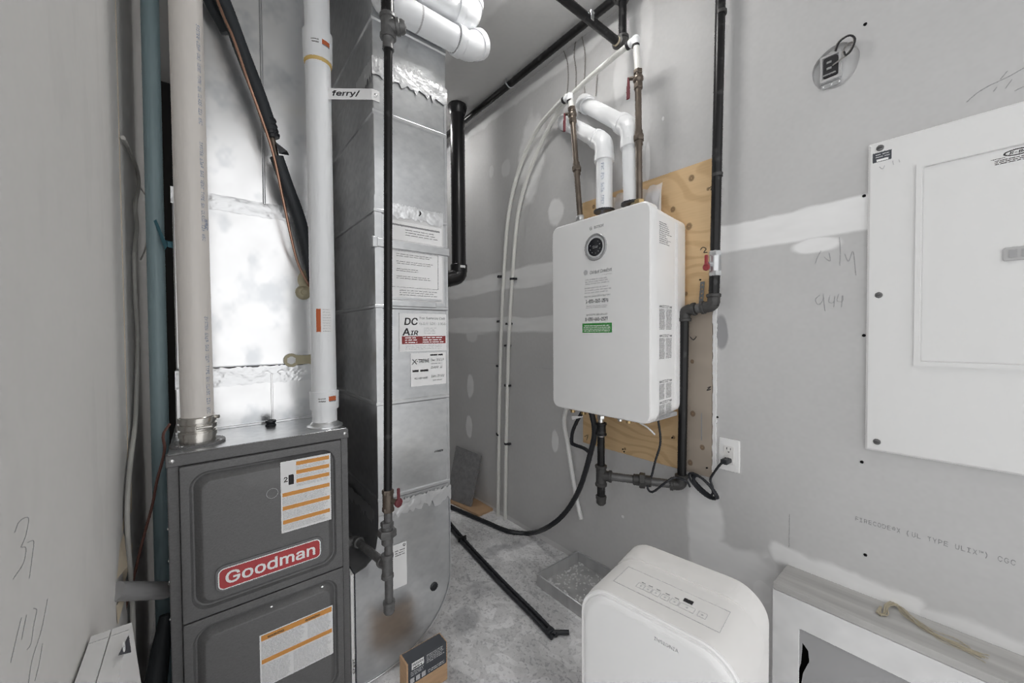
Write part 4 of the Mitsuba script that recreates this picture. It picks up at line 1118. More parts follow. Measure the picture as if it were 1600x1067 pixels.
# ------------------------------------------------------------------ water connections
def water(top, valve, mid, foot, lab, hx):
    w_ = thing('water_pipe', lab, 'water pipe')
    top, valve, mid, foot = A(top), A(valve), A(mid), A(foot)
    d = unit(foot - top)
    part(w_, 'tail', cyl(top, valve - d * .02, .0125, 18), 'pex_white', label='white plastic tail')
    part(w_, 'crimp_ring', cyl(top + d * .020, top + d * .030, .0142, 18), 'ink')
    part(w_, 'fitting', cat(ball(top, .0165, 2), cyl(top, top + d * .022, .0155, 18), cyl(top, top + A((.0, .035, -.004)), .0145, 18)), 'pvc_white', label='white plastic elbow fitting')
    part(w_, 'crimp_ring', cyl(top + A((.0, .028, -.003)), top + A((.0, .040, -.004)), .0155, 18), 'ink')
    vv_ = part(w_, 'valve', cat(cyl(valve - d * .028, valve + d * .045, .0145, 18, .002), ball(valve + d * .004, .0205, 2), hexnut(valve - d * .022, d, .0185, .016), hexnut(valve + d * .034, d, .0185, .018), cyl(valve, valve + A((-.012, .030, .008)), .007, 12)), 'copper_dark', label='brass ball valve')
    h = valve + A((-.014, .033, .008))
    part(vv_, 'handle', cat(box(h + (-.004, -.006, -.080), h + (.003, .010, -.025), .003), hull([h + (-.003, -.002, .004), h + (.003, -.002, .004), h + (-.003, .006, -.03), h + (.003, -.004, -.03), h + (-.003, .004, .006)])), 'red_dull', label='red lever')
    part(w_, 'pipe', cyl(valve, foot, .0125, 18), 'copper_dark', label='weathered copper pipe')
    part(w_, 'union', cat(hexnut(mid, d, .0215, .022), cyl(mid - d * .030, mid + d * .030, .0155, 18, .002)), 'copper_dark')
    part(w_, 'foot_nut', cat(hexnut(foot - d * .02, d, .020, .022), lathe(foot - d * .012, foot + d, [(0, .017), (.02, .022), (.03, .022)], 18)), hx)
    return w_


water((1.350, 1.215, 2.287), (1.350, 1.199, 2.198), (1.350, 1.173, 1.937), (1.345, 1.147, 1.686), 'left brass water pipe with red valve above the boiler', 'chrome')
water((1.350, 0.868, 2.340), (1.350, 0.857, 2.185), (1.350, 0.854, 1.950), (1.345, 0.848, 1.675), 'right brass water pipe with red valve above the boiler', 'brass')
rf = A((1.345, 0.880, 1.683))
part('water_pipe_001', 'sensor_block', hull([rf + (0, .02, -.01), rf + (0, -.03, -.01), rf + (.0, -.025, .035), rf + (0, .0, .03), rf + (.03, .02, -.01), rf + (.03, -.03, -.01), rf + (.03, -.025, .035)]), 'olive_brass')

# ------------------------------------------------------------------ white plastic water lines on the wall
def line(pts, r, lab, clips, side):
    key = thing('water_line', lab, 'water pipe')
    part(key, 'tube', sweep(spline(pts, 10), r, 16), 'pex_white')
    for c in clips:
        c = A(c)
        part(key, 'clip', cat(cyl(c - (0, 0, .006), c + (0, 0, .006), r + .0028, 16), box(c + (-.002, -.010 * side, -.006), c + (.020, -.026 * side, .006), .001)), 'rubber')
    return key


xw = 1.478
line([(1.478, 1.962, -0.006), (1.478, 1.952, 0.282), (1.478, 1.940, 0.698), (1.478, 1.914, 1.191), (1.478, 1.883, 1.551), (1.478, 1.835, 1.897), (1.470, 1.720, 2.149), (1.455, 1.554, 2.299), (1.410, 1.372, 2.322), (1.360, 1.240, 2.303)], .0115, 'left white plastic water line rising to the left valve',
     [(1.478, 1.923, 1.548), (1.478, 1.933, 1.264), (1.478, 1.943, 0.978), (1.478, 1.949, 0.536)], -1)
line([(1.478, 1.888, 0.009), (1.478, 1.878, 0.302), (1.478, 1.861, 0.710), (1.478, 1.837, 1.151), (1.478, 1.802, 1.502), (1.478, 1.750, 1.858), (1.470, 1.652, 2.071), (1.455, 1.494, 2.240), (1.420, 1.320, 2.317), (1.390, 1.172, 2.334), (1.360, 1.007, 2.333), (1.350, 0.877, 2.340)], .0115, 'right white plastic water line curving up to the right valve',
     [(1.478, 1.802, 1.518), (1.478, 1.848, 1.246), (1.478, 1.863, 1.111), (1.478, 1.866, 0.862), (1.478, 1.870, 0.495)], 1)
for i, pts in enumerate(([(1.495, 1.388, 2.664), (1.492, 1.359, 2.590), (1.490, 1.349, 2.503), (1.490, 1.358, 2.423)], [(1.495, 1.296, 2.694), (1.490, 1.309, 2.594), (1.490, 1.297, 2.508), (1.490, 1.298, 2.419)], [(1.495, 1.267, 2.676), (1.490, 1.239, 2.554), (1.490, 1.244, 2.417), (1.490, 1.240, 2.369)], [(1.497, 1.167, 2.442), (1.492, 1.171, 2.375), (1.492, 1.175, 2.323)])):
    whole('thin_wire', sweep(spline(pts, 8), .0024, 8), 'wire_gray', ('leftmost thin grey wire hanging by the ceiling, left of the left valve', 'thin grey wire running down behind the white line above the left valve', 'thin grey wire looping down to the left end of the right boiler vent', 'short faint wire right of the other thin wires near the ceiling')[i], 'wire', group='thin wires at the top of the wall')

# ------------------------------------------------------------------ gas pipe beside the boiler
rg = thing('boiler_gas_pipe', 'black gas pipe running down the wall right of the boiler', 'gas pipe')
R1 = .0165
top, val, e1, e2, e3, tee, up_, cap = [A(p) for p in ((1.45, .587, CEIL), (1.450, 0.607, 1.434), (1.450, 0.611, 1.281), (1.450, 0.718, 1.270), (1.450, 0.729, 0.587), (1.300, 0.998, 0.571), (1.300, 0.998, 0.777), (1.300, 1.002, 0.505))]
tee = A((1.30, 1.001, e3[2] - .002))
part(rg, 'pipe', cyl(top, val + (0, 0, .02), R1, 24), 'black_steel', label='long upper pipe')
vv = part(rg, 'valve', cat(cyl(val + (0, 0, .045), val - (0, 0, .045), .019, 18, .002), hexnut(val + (0, 0, .036), (0, 0, 1), .022, .018), hexnut(val - (0, 0, .036), (0, 0, 1), .022, .018), cyl(val, val + (-.030, .012, -.006), .010, 14)), 'galvanized_fine', label='bare metal gas valve')
h = val + A((-.032, .014, -.006))
part(vv, 'handle', cat(box(h + (-.006, -.004, -.002), h + (.004, .008, .036), .003), lathe(h + (.004, 0, -.008), h + (-1, .3, -.008), [(0, .011), (.004, .013), (.009, .013), (.011, .009), (.008, .007)], 20)), 'red_paint', label='red lever')
part(rg, 'pipe', cyl(val, e1, R1 + .0015, 24), 'black_steel')
part(rg, 'elbow', elbow_mesh(e1, (0, 0, 1), e2 - e1, R1, .042), 'cast_iron')
part(rg, 'pipe', cyl(e1, e2, R1, 20), 'cast_iron')
part(rg, 'elbow', elbow_mesh(e2, e1 - e2, (0, 0, -1), R1, .040), 'cast_iron')
part(rg, 'pipe', cyl(e2, e3, R1, 24), 'black_steel', label='long lower pipe')
part(rg, 'elbow', elbow_mesh(e3, (0, 0, 1), tee - e3, R1, .040), 'cast_iron')
part(rg, 'pipe', cyl(e3, tee, R1, 20), 'gray_iron', label='pipe below the boiler')
un = e3 + (tee - e3) * .47
ud = unit(tee - e3)
part(rg, 'union', cat(hexnut(un, ud, .031, .022), cyl(un - ud * .035, un + ud * .035, .0225, 18, .002)), 'cast_iron')
part(rg, 'tee', tee_mesh(tee, (0, 0, 1), -ud, R1, .042), 'cast_iron')
part(rg, 'pipe', cyl(tee, (tee[0], tee[1], .80), R1 - .001, 20), 'black_steel')
part(rg, 'coupling', coupling((tee[0], tee[1], .782), (0, 0, 1), R1, .050), 'black_steel')
part(rg, 'inlet', cat(cyl((tee[0], tee[1], .80), (tee[0], tee[1], BZ0), .011, 16), hexnut((tee[0], tee[1], .832), (0, 0, 1), .016, .016)), 'chrome', label='bright threaded boiler inlet')
part(rg, 'thread', cyl((tee[0], tee[1], .752), (tee[0], tee[1], .757), R1 + .001, 16), 'chrome')
part(rg, 'pipe', cyl(tee, (tee[0], tee[1], tee[2] - .10), R1, 20), 'black_steel')
part(rg, 'cap', lathe((tee[0], tee[1], tee[2] - .085), (tee[0], tee[1], -1), [(0, .020), (.002, .0225), (.012, .0225), (.015, .0205), (.032, .020), (.040, .013), (.041, 0)], 22), 'cast_iron')
st0 = A((1.465, 0.664, 1.275)); st1 = A((1.480, 0.645, 1.375))
sv = unit(st1 - st0)
stm = frame(st0, (0, -1, 0), sv)
L = np.linalg.norm(st1 - st0)
strip = sbox(-.007, 0, .007, L).buffer(.001)
for i in range(6):
    strip = strip.difference(Point(0, .008 + i * (L - .012) / 5.5).buffer(.0032))
part(rg, 'hanger_strap', cat(flat(strip, .0015, stm), cyl(e1 + (e2 - e1) * .42, e1 + (e2 - e1) * .56, R1 + .002, 20)), 'gray_iron', label='perforated hanger strap')
for p in ((1.45, .589, 2.315), (1.45, .60, 1.75)):
    part(rg, 'pipe_clip', cyl((p[0], p[1], p[2] - .006), (p[0], p[1], p[2] + .006), R1 + .0015, 20), 'cast_iron')

# ------------------------------------------------------------------ hoses under the boiler
whole('drain_hose', sweep(spline([(1.33, 1.085, BZ0 - .002), (1.340, 1.066, 0.757), (1.370, 1.116, 0.631), (1.420, 1.225, 0.422), (1.440, 1.341, 0.256), (1.410, 1.438, 0.155), (1.473, 1.647, 0.018), (1.397, 1.749, 0.014), (1.358, 1.922, 0.014), (1.320, 2.121, 0.014), (1.291, 2.279, 0.014), (1.267, 2.418, 0.014)], 10), .0125, 16),
      'rubber', 'black drain hose looping from under the boiler to the floor', 'hose')
whole('hose_branch', sweep(spline([(1.36, 1.125, BZ0), (1.370, 1.212, 0.737), (1.380, 1.237, 0.662), (1.385, 1.222, 0.649), (1.390, 1.171, 0.644), (1.375, 1.117, 0.636)], 8), .0085, 12), 'rubber', 'short thin black tube joining the drain hose under the boiler', 'hose')
whole('white_tube', sweep(spline([(1.40, 1.205, BZ0 + .06), (1.430, 1.329, 0.764), (1.450, 1.322, 0.598), (1.470, 1.293, 0.370), (1.475, 1.260, 0.246)], 8), .0105, 14), 'plastic_white', 'straight white plastic tube hanging left of the boiler gas inlet', 'tube')
pc = thing('power_cord', 'thin black power cord from the boiler looped beside the outlet', 'cord')
part(pc, 'cord', sweep(spline([(1.40, .800, BZ0 - .02), (1.410, 0.795, 0.752), (1.400, 0.811, 0.673), (1.390, 0.825, 0.599), (1.370, 0.827, 0.568), (1.370, 0.804, 0.559), (1.380, 0.751, 0.613), (1.410, 0.734, 0.626), (1.420, 0.696, 0.620), (1.450, 0.696, 0.592)], 8), .0042, 10), 'rubber')
part(pc, 'cord', sweep(spline([(1.468, 0.609, 0.578), (1.470, 0.624, 0.617), (1.472, 0.629, 0.636), (1.470, 0.615, 0.665), (1.462, 0.592, 0.701), (1.462, 0.578, 0.717)], 8), .0042, 10), 'rubber')
cc = A((1.468, 0.653, 0.603))
ring = []
for t in np.linspace(0, 2 * np.pi * 4.6, 110):
    k = 1 + .16 * math.sin(t * .31 + 1) + .05 * math.sin(t * 2.3)
    u_, v_ = .050 * k * math.cos(t), .021 * (1.25 - .1 * (t / 6)) * math.sin(t)
    ca_, sa_ = math.cos(-.62), math.sin(-.62)
    ring.append(cc + A((-.010 + .0007 * t, -(u_ * ca_ - v_ * sa_) + .003 * math.sin(t * .7), u_ * sa_ + v_ * ca_)))
part(pc, 'coil', sweep(np.array(ring), .0040, 8), 'rubber', label='loose coil of the cord')
pg = A((1.475, 0.577, 0.716))
part(pc, 'plug', cat(box(pg + (-.020, -.014, -.009), pg + (.022, .012, .009), .004)), 'rubber', label='black three pin plug')

# ------------------------------------------------------------------ outlet, ceiling box, electrical panel
oc = A((1.498, 0.574, 0.734))
om = rightwall(oc[1] , oc[2], W)
ou = thing('wall_outlet', 'white wall outlet with a black plug in its lower socket', 'outlet')
part(ou, 'cover_plate', rings_rr([(.071, .117, .004, 0), (.071, .117, .004, .004), (.066, .112, .004, .006)], om), 'plastic_white')
part(ou, 'receptacle', rings_rr([(.034, .068, .004, .005), (.034, .068, .004, .0075), (.032, .066, .004, .008)], om), 'plastic_warm')
for dz in (.018,):
    part(ou, 'slot', plate(-.0075, dz + .002, -.0050, dz + .010, .0004, om, z0=.0079), 'ink', False)
    part(ou, 'slot', plate(.0050, dz + .002, .0075, dz + .009, .0004, om, z0=.0079), 'ink', False)
    part(ou, 'slot', flat(Point(0, dz - .006).buffer(.0025), .0004, om, .0079), 'ink', False)

bx = thing('wall_box', 'round opening with an unfinished electrical box high on the wall', 'electrical box')
rm = rightwall(.283, 1.985, W)
cup = [rings_rr([(.125, .140, .06, -.05), (.125, .140, .06, -.017)], rm, 12)]
part(bx, 'backing', flat(Point(0, 0).buffer(.078), .002, rm, -.020), 'paper_dim', False)
part(bx, 'box', cat(box((W - .004, .283 - .012, 1.945), (W + .016, .283 + .036, 2.028), .002)), 'galvanized_fine')
part(bx, 'frame', flat(sbox(-.034, -.038, .016, .040).difference(sbox(-.029, -.030, .010, .034)), .006, rm, .002), 'plastic_gray', False)
part(bx, 'receptacle', rings_rr([(.036, .060, .006, .003, -.0095, .002), (.034, .058, .006, .009, -.0095, .002)], rm), 'ink', label='dark receptacle face')
part(bx, 'terminal', cat(plate(-.018, .012, -.006, .018, .002, rm, z0=.009), plate(-.018, -.006, -.006, 0, .002, rm, z0=.009), plate(-.026, -.022, .004, -.018, .002, rm, z0=.009)), 'chrome', False)
part(bx, 'mounting_ear', plate(-.032, -.058, .014, -.045, .003, rm, .002, .003), 'galvanized_fine', False)
for dx in (-.028, -.008, .010):
    part(bx, 'screw', screw(A(rm @ (dx, -.051, .006, 1))[:3], (-1, 0, 0), .0035), 'chrome')
lp = [(.0, .044, .006), (.012, .058, .02), (.034, .062, .022), (.046, .046, .02), (.040, .022, .02), (.026, .014, .014), (.020, .030, .008), (.030, .046, .008), (.044, .040, .010), (.036, .018, .010), (.010, .006, .012), (-.004, .0, .012)]
part(bx, 'wire', sweep(spline([A(rm @ (*p, 1))[:3] for p in lp], 8), .0022, 8), 'wire_gray', label='loose looped wires')
part(bx, 'wire', sweep(spline([A(rm @ (x + .003, z - .004, d + .004, 1))[:3] for x, z, d in lp[:7]], 8), .0022, 8), 'ink')

PXF = W - .012
ep = thing('breaker_panel', 'white electrical breaker panel cover with an inset door', 'electrical panel')
py1, pz0, pz1 = .2045, .843, 1.717
py0 = py1 - .43
pm = rightwall((py0 + py1) / 2, (pz0 + pz1) / 2, W)
pw_, ph_ = py1 - py0, pz1 - pz0
part(ep, 'cover', rings_rr([(pw_, ph_, .004, 0), (pw_, ph_, .004, .009), (pw_ - .010, ph_ - .010, .004, .0125), (pw_ - .0105, ph_ - .0105, .004, .0126)], pm), 'panel_white', 30)
da, db = (1.487, 0.107, 1.626), (1.487, 0.104, 1.094)
dy1, dz1, dz0 = da[1], da[2], db[2]
dy0 = 2 * (py0 + py1) / 2 - dy1
fr = sbox(-dy1, dz0, -dy0, dz1).buffer(.001)
wm = rightwall(0, 0, W - .0126)
part(ep, 'door_frame', flat(sbox(-dy1 - .002, dz0 - .002, -dy0 + .002, dz1 + .002).difference(sbox(-dy1 + .009, dz0 + .009, -dy0 - .009, dz1 - .009)), .0062, wm), 'panel_white', False, 'raised white door frame')
dr_ = part(ep, 'door', rings_rr([(dy1 - dy0 - .022, dz1 - dz0 - .022, .003, 0), (dy1 - dy0 - .022, dz1 - dz0 - .022, .003, .0016), (dy1 - dy0 - .025, dz1 - dz0 - .025, .003, .0024)], rightwall((dy0 + dy1) / 2, (dz0 + dz1) / 2, W - .0126)), 'panel_white', 30, 'white inset door')
la = (1.485, -0.052, 1.365)
lm = rightwall(la[1], la[2], W - .015)
part(dr_, 'latch', rings_rr([(.062, .032, .005, 0, .014, 0), (.062, .032, .005, .004, .014, 0), (.056, .027, .005, .005, .014, 0)], lm), 'plastic_gray', label='grey slide latch')
part(dr_, 'latch_slide', cat(plate(-.008, -.009, .004, .009, .0065, lm), plate(.010, -.009, .038, .009, .0062, lm)), 'recess_gray', False)
for py_ in (306, 515):
    hp = (1.486, 0.103, 1.544) if py_ == 306 else (1.486, 0.102, 1.188)
    part(ep, 'hinge', cat(box((W - .0168, hp[1] - .002, hp[2] - .012), (W - .012, hp[1] + .001, hp[2] + .012), .0005), box((W - .0168, hp[1] + .003, hp[2] - .012), (W - .012, hp[1] + .006, hp[2] + .012), .0005)), 'dial_gray')
for p in ((1.487, 0.180, 1.699), (1.487, 0.179, 1.287), (1.487, 0.179, 0.870)):
    part(ep, 'screw', lathe((W - .0125, p[1], p[2]), (0, p[1], p[2]), [(0, .0085), (.002, .0080), (.003, .004), (.0031, 0)], 14), 'gray_iron')
    part(ep, 'screw_slot', box((W - .0162, p[1] - .005, p[2] - .0008), (W - .0148, p[1] + .005, p[2] + .0008)), 'ink', False)
a, b = (1.487, 0.195, 1.689), (1.487, 0.157, 1.663)
pl_ = part(ep, 'rating_label', plate(-a[1], a[2] - .028, -b[1], a[2] - .002, .0008, wm), 'label_navy', False, 'black rating label')
part(pl_, 'print', plate(-a[1] + .008, a[2] - .027, -b[1] - .006, a[2] - .021, .0014, wm), 'paper', False)
part(pl_, 'print', wordlines(wm, -a[1] + .006, -b[1] - .003, a[2] - .018, a[2] - .005, 2, .35, .0012), 'ink_pale', False)
lg = (1.485, -0.055, 1.602)
gm_ = rightwall(lg[1], lg[2], W - .0150)
ov = affinity.scale(Point(0, 0).buffer(1), .022, .0075)
part(dr_, 'emblem', cat(flat(ov.difference(affinity.scale(ov, .86, .72)), .0006, gm_), text('KOHLER'[0:0] or 'R-BO', .006, gm_, 0, -.003, width=.026, bold=True, shear=.25, anchor='c'), plate(-.040, -.008, -.018, -.007, .0006, gm_), wordlines(gm_, -.034, .03, -.022, -.010, 3, .4, .0006)), 'ink', False, 'black oval emblem with small print')
part(ep, 'handwriting', scribble([[(.0 + .05, 0), (.052, -.012)], [(.062, -.001), (.064, -.010)], [(.024, -.008), (.030, -.016), (.034, -.008)]], rightwall(py1, 1.655, W - .0126), .0008), 'ink_pale', False)

# ------------------------------------------------------------------ boxed out ledge at the lower right
LZ, LXF, LY = .412, 1.358, .393
le = thing('wall_ledge', 'boxed out ledge with a grey top and white front below the panel', 'ledge')
part(le, 'top', box((LXF, -.9, LZ - .020), (W - .0005, LY, LZ), .001), 'ledge_gray', label='grey board top of the ledge')
part(le, 'front', flat(sbox(-LY, 0.001, .9, LZ - .021).difference(sbox(-LY + .066, .02, .86, LZ - .105).buffer(-.008).buffer(.008)), .010, rightwall(0, 0, LXF + .010)), 'gypsum', False, 'white plastered front frame')
hole = Polygon([(-.320, .262), (-.306, .246), (-.303, .215), (-.310, .196), (-.318, .170), (-.322, .135), (-.320, .10), (-.326, .10), (-.332, .135), (-.330, .165), (-.324, .195), (-.322, .225)])
part(le, 'access_panel', flat(sbox(-LY + .059, .015, .865, LZ - .098).difference(hole), .006, rightwall(0, 0, LXF + .0165)), 'recess_gray', False, 'recessed grey panel with a torn black slot')
part(le, 'slot_shade_sheet', box((LXF + .05, -.85, .01), (LXF + .06, LY - .012, LZ - .03)), 'void_black', False)  # black sheet behind the slot, painting in the shade inside the ledge
part(le, 'end_board', box((LXF + .001, LY - .010, 0.001), (W - .0005, LY - .0005, LZ - .021)), 'gypsum', False)
tw = thing('twine_bundle', 'frayed tan fibre twine lying on the grey ledge', 'twine')
for i in range(12):
    o = RNG.normal(0, 1, (7, 3)) * (1, 1, .25) * np.linspace(.002, .0055, 7)[:, None]
    pts = A([(1.457, 0.163, 0.416), (1.418, 0.164, 0.416), (1.428, 0.150, 0.416), (1.473, 0.152, 0.420), (1.498, 0.135, 0.420), (1.465, 0.109, 0.418), (1.433, 0.073, 0.416)]) + o
    tail = A([(1.430, 0.029, 0.415), (1.423, -0.016, 0.415)]) + RNG.normal(0, .009, (2, 3)) * (1, 1, 0)
    part(tw, 'strand', sweep(spline(np.vstack([pts, tail]), 6), .00085, 6), 'twine')

# ------------------------------------------------------------------ portable unit on the floor
ac = thing('portable_dehumidifier', 'white portable air appliance with a button panel on top', 'appliance')
AC_YAW = 7.0
AX0, AXM, AXB = .765, .945, 1.035
AY0, AY1, AZ = .285, .660, .556
YAWM = trimesh.transformations.rotation_matrix(math.radians(AC_YAW), (0, 0, 1), ((AX0 + AXB) / 2, (AY0 + AY1) / 2, 0))
am = YAWM @ rightwall((AY0 + AY1) / 2, AZ / 2, 0)
aw = AY1 - AY0


def acring(x, inset, r, zoff=0.0, yoff=0.0):
    h = AZ - .012 - inset * 2
    return (aw - inset * 2, h, r, -x, yoff, .006 + zoff)


part(ac, 'body', rings_rr([acring(AXM, .002, .085), acring(AXM - .03, .0, .085), acring(AX0 + .030, .001, .085), acring(AX0 + .012, .004, .082)], am, 14), 'plastic_warm', 35, 'white body')
part(ac, 'rim', rings_rr([acring(AX0 + .016, .0045, .082), acring(AX0 + .006, .0035, .082), acring(AX0 + .003, .006, .080), acring(AX0 + .006, .012, .075)], am, 14), 'plastic_white', 35, 'bright front rim')
part(ac, 'front_panel', rings_rr([acring(AX0 + .014, .013, .074), acring(AX0 + .002, .014, .073), acring(AX0 - .003, .020, .068), acring(AX0 - .005, .030, .060)], am, 14), 'plastic_white', 35, 'smooth white front panel')
part(ac, 'rear_shell', rings_rr([acring(AXB, .014, .070, .008, -.004), acring(AXB - .012, .004, .080, .010, -.004), acring(AXM, .006, .080, .008, -.004)], am, 14), 'plastic_warm', 35, 'rear shell')
tm = YAWM @ frame(((AX0 + AXM) / 2, (AY0 + AY1) / 2, AZ), (0, -1, 0), (1, 0, 0))
part(ac, 'control_panel', flat(sbox(-.118, -.040, .128, .042).difference(sbox(-.1173, -.0393, .1273, .0413)), .0010, tm, -.0006), 'ink_pale', False, 'thin outline of the control panel')
for i, x in enumerate((-.058, -.040, -.020, .002, .024, .052, .085)):
    s = .0075 if i != 5 else .015
    rr_ = sbox(x - s, -.020, x + s, -.005).buffer(.0018)
    b_ = part(ac, 'button', flat(rr_, .0012, tm, -.0004), 'plastic_warm', False)
    part(b_, 'icon', flat(rr_.difference(rr_.buffer(-.0011)), .0004, tm, .0008), 'ink_pale', False)
    part(b_, 'icon', flat(Point(x, -.0125).buffer(.0026), .0004, tm, .0008), 'ink_pale', False)
    if i < 5:
        part(ac, 'print', plate(x - .005, .003, x + .005, .005, .0006, tm), 'ink_gray', False)
part(ac, 'display', plate(.037, .006, .057, .018, .0012, tm), 'ink', False, 'small black display window')
al = A((0.762, 0.461, 0.509))
part(ac, 'lettering', text('INSIGNIA', .0075, YAWM @ rightwall(al[1], al[2], AX0 - .0046), width=.052), 'ink_gray', False)

# ------------------------------------------------------------------ things on the floor
tr = thing('drain_pan', 'dusty sheet metal drain pan on the floor behind the white appliance', 'pan')
tx0, tx1, ty0, ty1, th_ = 1.205, 1.494, .90, 1.300, .056
part(tr, 'base', box((tx0, ty0, .001), (tx1, ty1, .004)), 'tray_steel')
for a_, b_ in (((tx0, ty0, .001), (tx0 + .002, ty1, th_)), ((tx1 - .002, ty0, .001), (tx1, ty1, th_)), ((tx0, ty1 - .002, .001), (tx1, ty1, th_)), ((tx0, ty0, .001), (tx1, ty0 + .002, th_))):
    part(tr, 'side', box(a_, b_), 'tray_steel')
part(tr, 'hem', cat(*[cyl(p, q_, .003, 8) for p, q_ in (((tx0, ty0, th_), (tx0, ty1, th_)), ((tx0, ty1, th_), (tx1, ty1, th_)), ((tx1, ty1, th_), (tx1, ty0, th_)), ((tx0, ty0, th_), (tx1, ty0, th_)))]), 'galvanized_fine')
deb = []
for i in range(140):
    u_, v_ = RNG.random(2)
    x, y = tx0 + .03 + .25 * u_, ty1 - .02 - .22 * v_ ** 1.5
    deb.append(box((x, y, .004), (x + .003 + .006 * RNG.random(), y + .003 + .006 * RNG.random(), .006 + .003 * RNG.random())))
part(tr, 'debris', cat(deb), 'gypsum', False, 'scattered white plaster crumbs', kind='stuff')
for k, d in enumerate((-.011, .011)):
    pts = [A((1.198, 2.200, 0.014)), A((1.139, 1.855, 0.014)), A((1.085, 1.434, 0.014)), A((1.059, 1.158, 0.014)), A((1.042, 1.027, 0.014))]
    dirn = unit(pts[-1] - pts[0])
    nrm = A((-dirn[1], dirn[0], 0))
    whole('floor_tube', sweep(spline([p + nrm * d + A((0, 0, (-.004))) for p in pts], 8), .0085, 14), 'rubber', ('left' if k == 1 else 'right') + ' one of two black tubes lying together on the floor', 'tube')
c0 = A((1.138, 1.852, 0.016))
dq = unit(A((1.085, 1.434, 0.014)) - A((1.139, 1.855, 0.014)))
nq = A((-dq[1], dq[0], 0))
whole('tube_strap', cat(box((-.004, -.026, 0), (.004, .026, .028), .002).apply_transform(frame(c0 + (0, 0, -.013), dq, nq))), 'abs_black', 'small black strap around the two floor tubes', 'strap')
pf = A((1.040, 1.053, 0.012))
whole('tube_fitting', cat(box(pf + (-.012, -.012, -.008), pf + (.020, .010, .014), .003), cyl(pf, pf + (.06, -.05, .0), .009, 12)), 'rubber', 'black fitting at the near end of the floor tubes', 'fitting')
# cardboard carton by the duct
q0, q1, q2 = A((0.488, 1.190, 0.135)), A((0.636, 1.192, 0.135)), A((0.623, 1.127, 0.135))
cr = thing('cardboard_carton', 'small brown carton with a black printed top before the duct elbow', 'box')
r_ = unit(q1 - q0)
wC = np.linalg.norm(q1 - q0)
bk = unit(A((-r_[1], r_[0], 0)))
dC = .052
o = q0 - bk * dC
cm = frame((o[0], o[1], 0), r_, bk)
part(cr, 'carton', put(box((0, 0, .001), (wC, dC, .133), .001), cm), 'cardboard', False)
part(cr, 'label', cat(put(box((.006, -.0006, .062), (wC - .004, .0, .134)), cm), put(box((.006, -.0006, .133), (wC - .004, dC - .004, .1338)), cm)), 'label_navy', False, 'black printed label')
lm = front(0, 0, 0)
cf = frame(cm[:3, 3] - cm[:3, 1] * .0007, r_, (0, 0, 1))
part(cr, 'barcode', plate(.018, .108, .060, .130, .0006, cf), 'paper', False, 'white barcode sticker')
part(cr, 'print', cat(*[plate(.022 + i * .0022, .118, .022 + i * .0022 + (.0006 + .0008 * (i % 3 == 0)), .127, .0010, cf) for i in range(16)], wordlines(cf, .022, .056, .109, .116, 1, .5, .0010)), 'ink', False)
part(cr, 'print', cat(wordlines(cf, .070, wC - .010, .100, .130, 5, .35, .0006, seed=2), wordlines(cf, .014, .060, .088, .104, 3, .35, .0006), *[plate(.012 + i * .020, .066, .026 + i * .020, .082, .0006, cf) for i in range(3)], wordlines(cf, .075, wC - .01, .066, .078, 2, .4, .0006)), 'ink_pale', False)
# offcuts by the far wall
b0, b1, b2, b3 = A((1.357, 2.395, 0.010)), A((1.409, 2.166, 0.010)), A((1.490, 2.156, 0.346)), A((1.490, 2.477, 0.340))
nn = unit(np.cross(b1 - b0, b3 - b0)) * .016
whole('leaning_slab', hull([b0, b1, b2, b3, b0 + nn, b1 + nn, b2 + nn, b3 + nn]), 'slab_gray', 'dark grey slab leaning on the wall behind the duct', 'slab')
w0, w1, w2, w3 = A((1.324, 2.429, 0.008)), A((1.376, 2.033, 0.008)), A((1.511, 2.048, 0.008)), A((1.494, 2.313, 0.008))
whole('plank', hull([p + A((0, 0, dz)) for p in (w0, w1, w2, w3) for dz in (-.007, .006)]), 'cardboard', 'short brown board lying flat under the leaning grey slab', 'board')

# ------------------------------------------------------------------ left gap: pipes, wires, conduit
whole('teal_pipe', cyl((-.103, 1.63, 0.001), (-.100, 1.63, CEIL - .001), .0215, 28), 'teal_pipe', 'blue green vertical pipe in the gap left of the furnace', 'pipe', smooth=40)
whole('white_cable', sweep(spline([(-0.163, 1.588, 1.765), (-0.162, 1.697, 1.775), (-0.160, 1.863, 1.771), (-0.160, 1.925, 1.729), (-0.160, 1.798, 1.622), (-0.160, 1.835, 1.560), (-0.160, 1.746, 1.447), (-0.160, 1.748, 1.301), (-0.160, 1.771, 1.175), (-0.160, 1.672, 0.935), (-0.160, 1.536, 0.828), (-0.160, 1.455, 0.726), (-0.160, 1.455, 0.603), (-0.158, 1.475, 0.486), (-0.158, 1.479, 0.376), (-0.160, 1.472, 0.237)], 8), .0058, 12),
      'cable_white', 'loose white cable hanging down the left wall', 'cable')
whole('thin_cable', sweep(spline([(-0.160, 1.965, 1.736), (-0.155, 2.146, 1.740), (-0.150, 2.163, 1.672), (-0.150, 2.035, 1.556), (-0.152, 1.959, 1.501), (-0.155, 1.864, 1.453)], 8), .0028, 8), 'cable_white', 'thin bare cable end curving off the white cable', 'cable')
tb = thing('pipe_bracket', 'blue steel bracket reaching behind the cream vent pipe', 'bracket')
part(tb, 'arm', cat(hull([A((-0.103, 1.608, 1.539)) + s_ for s_ in ((0, 0, 0), (0, .01, .004), (.006, 0, .006))] + [A((-0.072, 1.595, 1.465)) + s_ for s_ in ((0, 0, 0), (0, .01, .004), (-.006, 0, -.014))])), 'teal_metal', False)
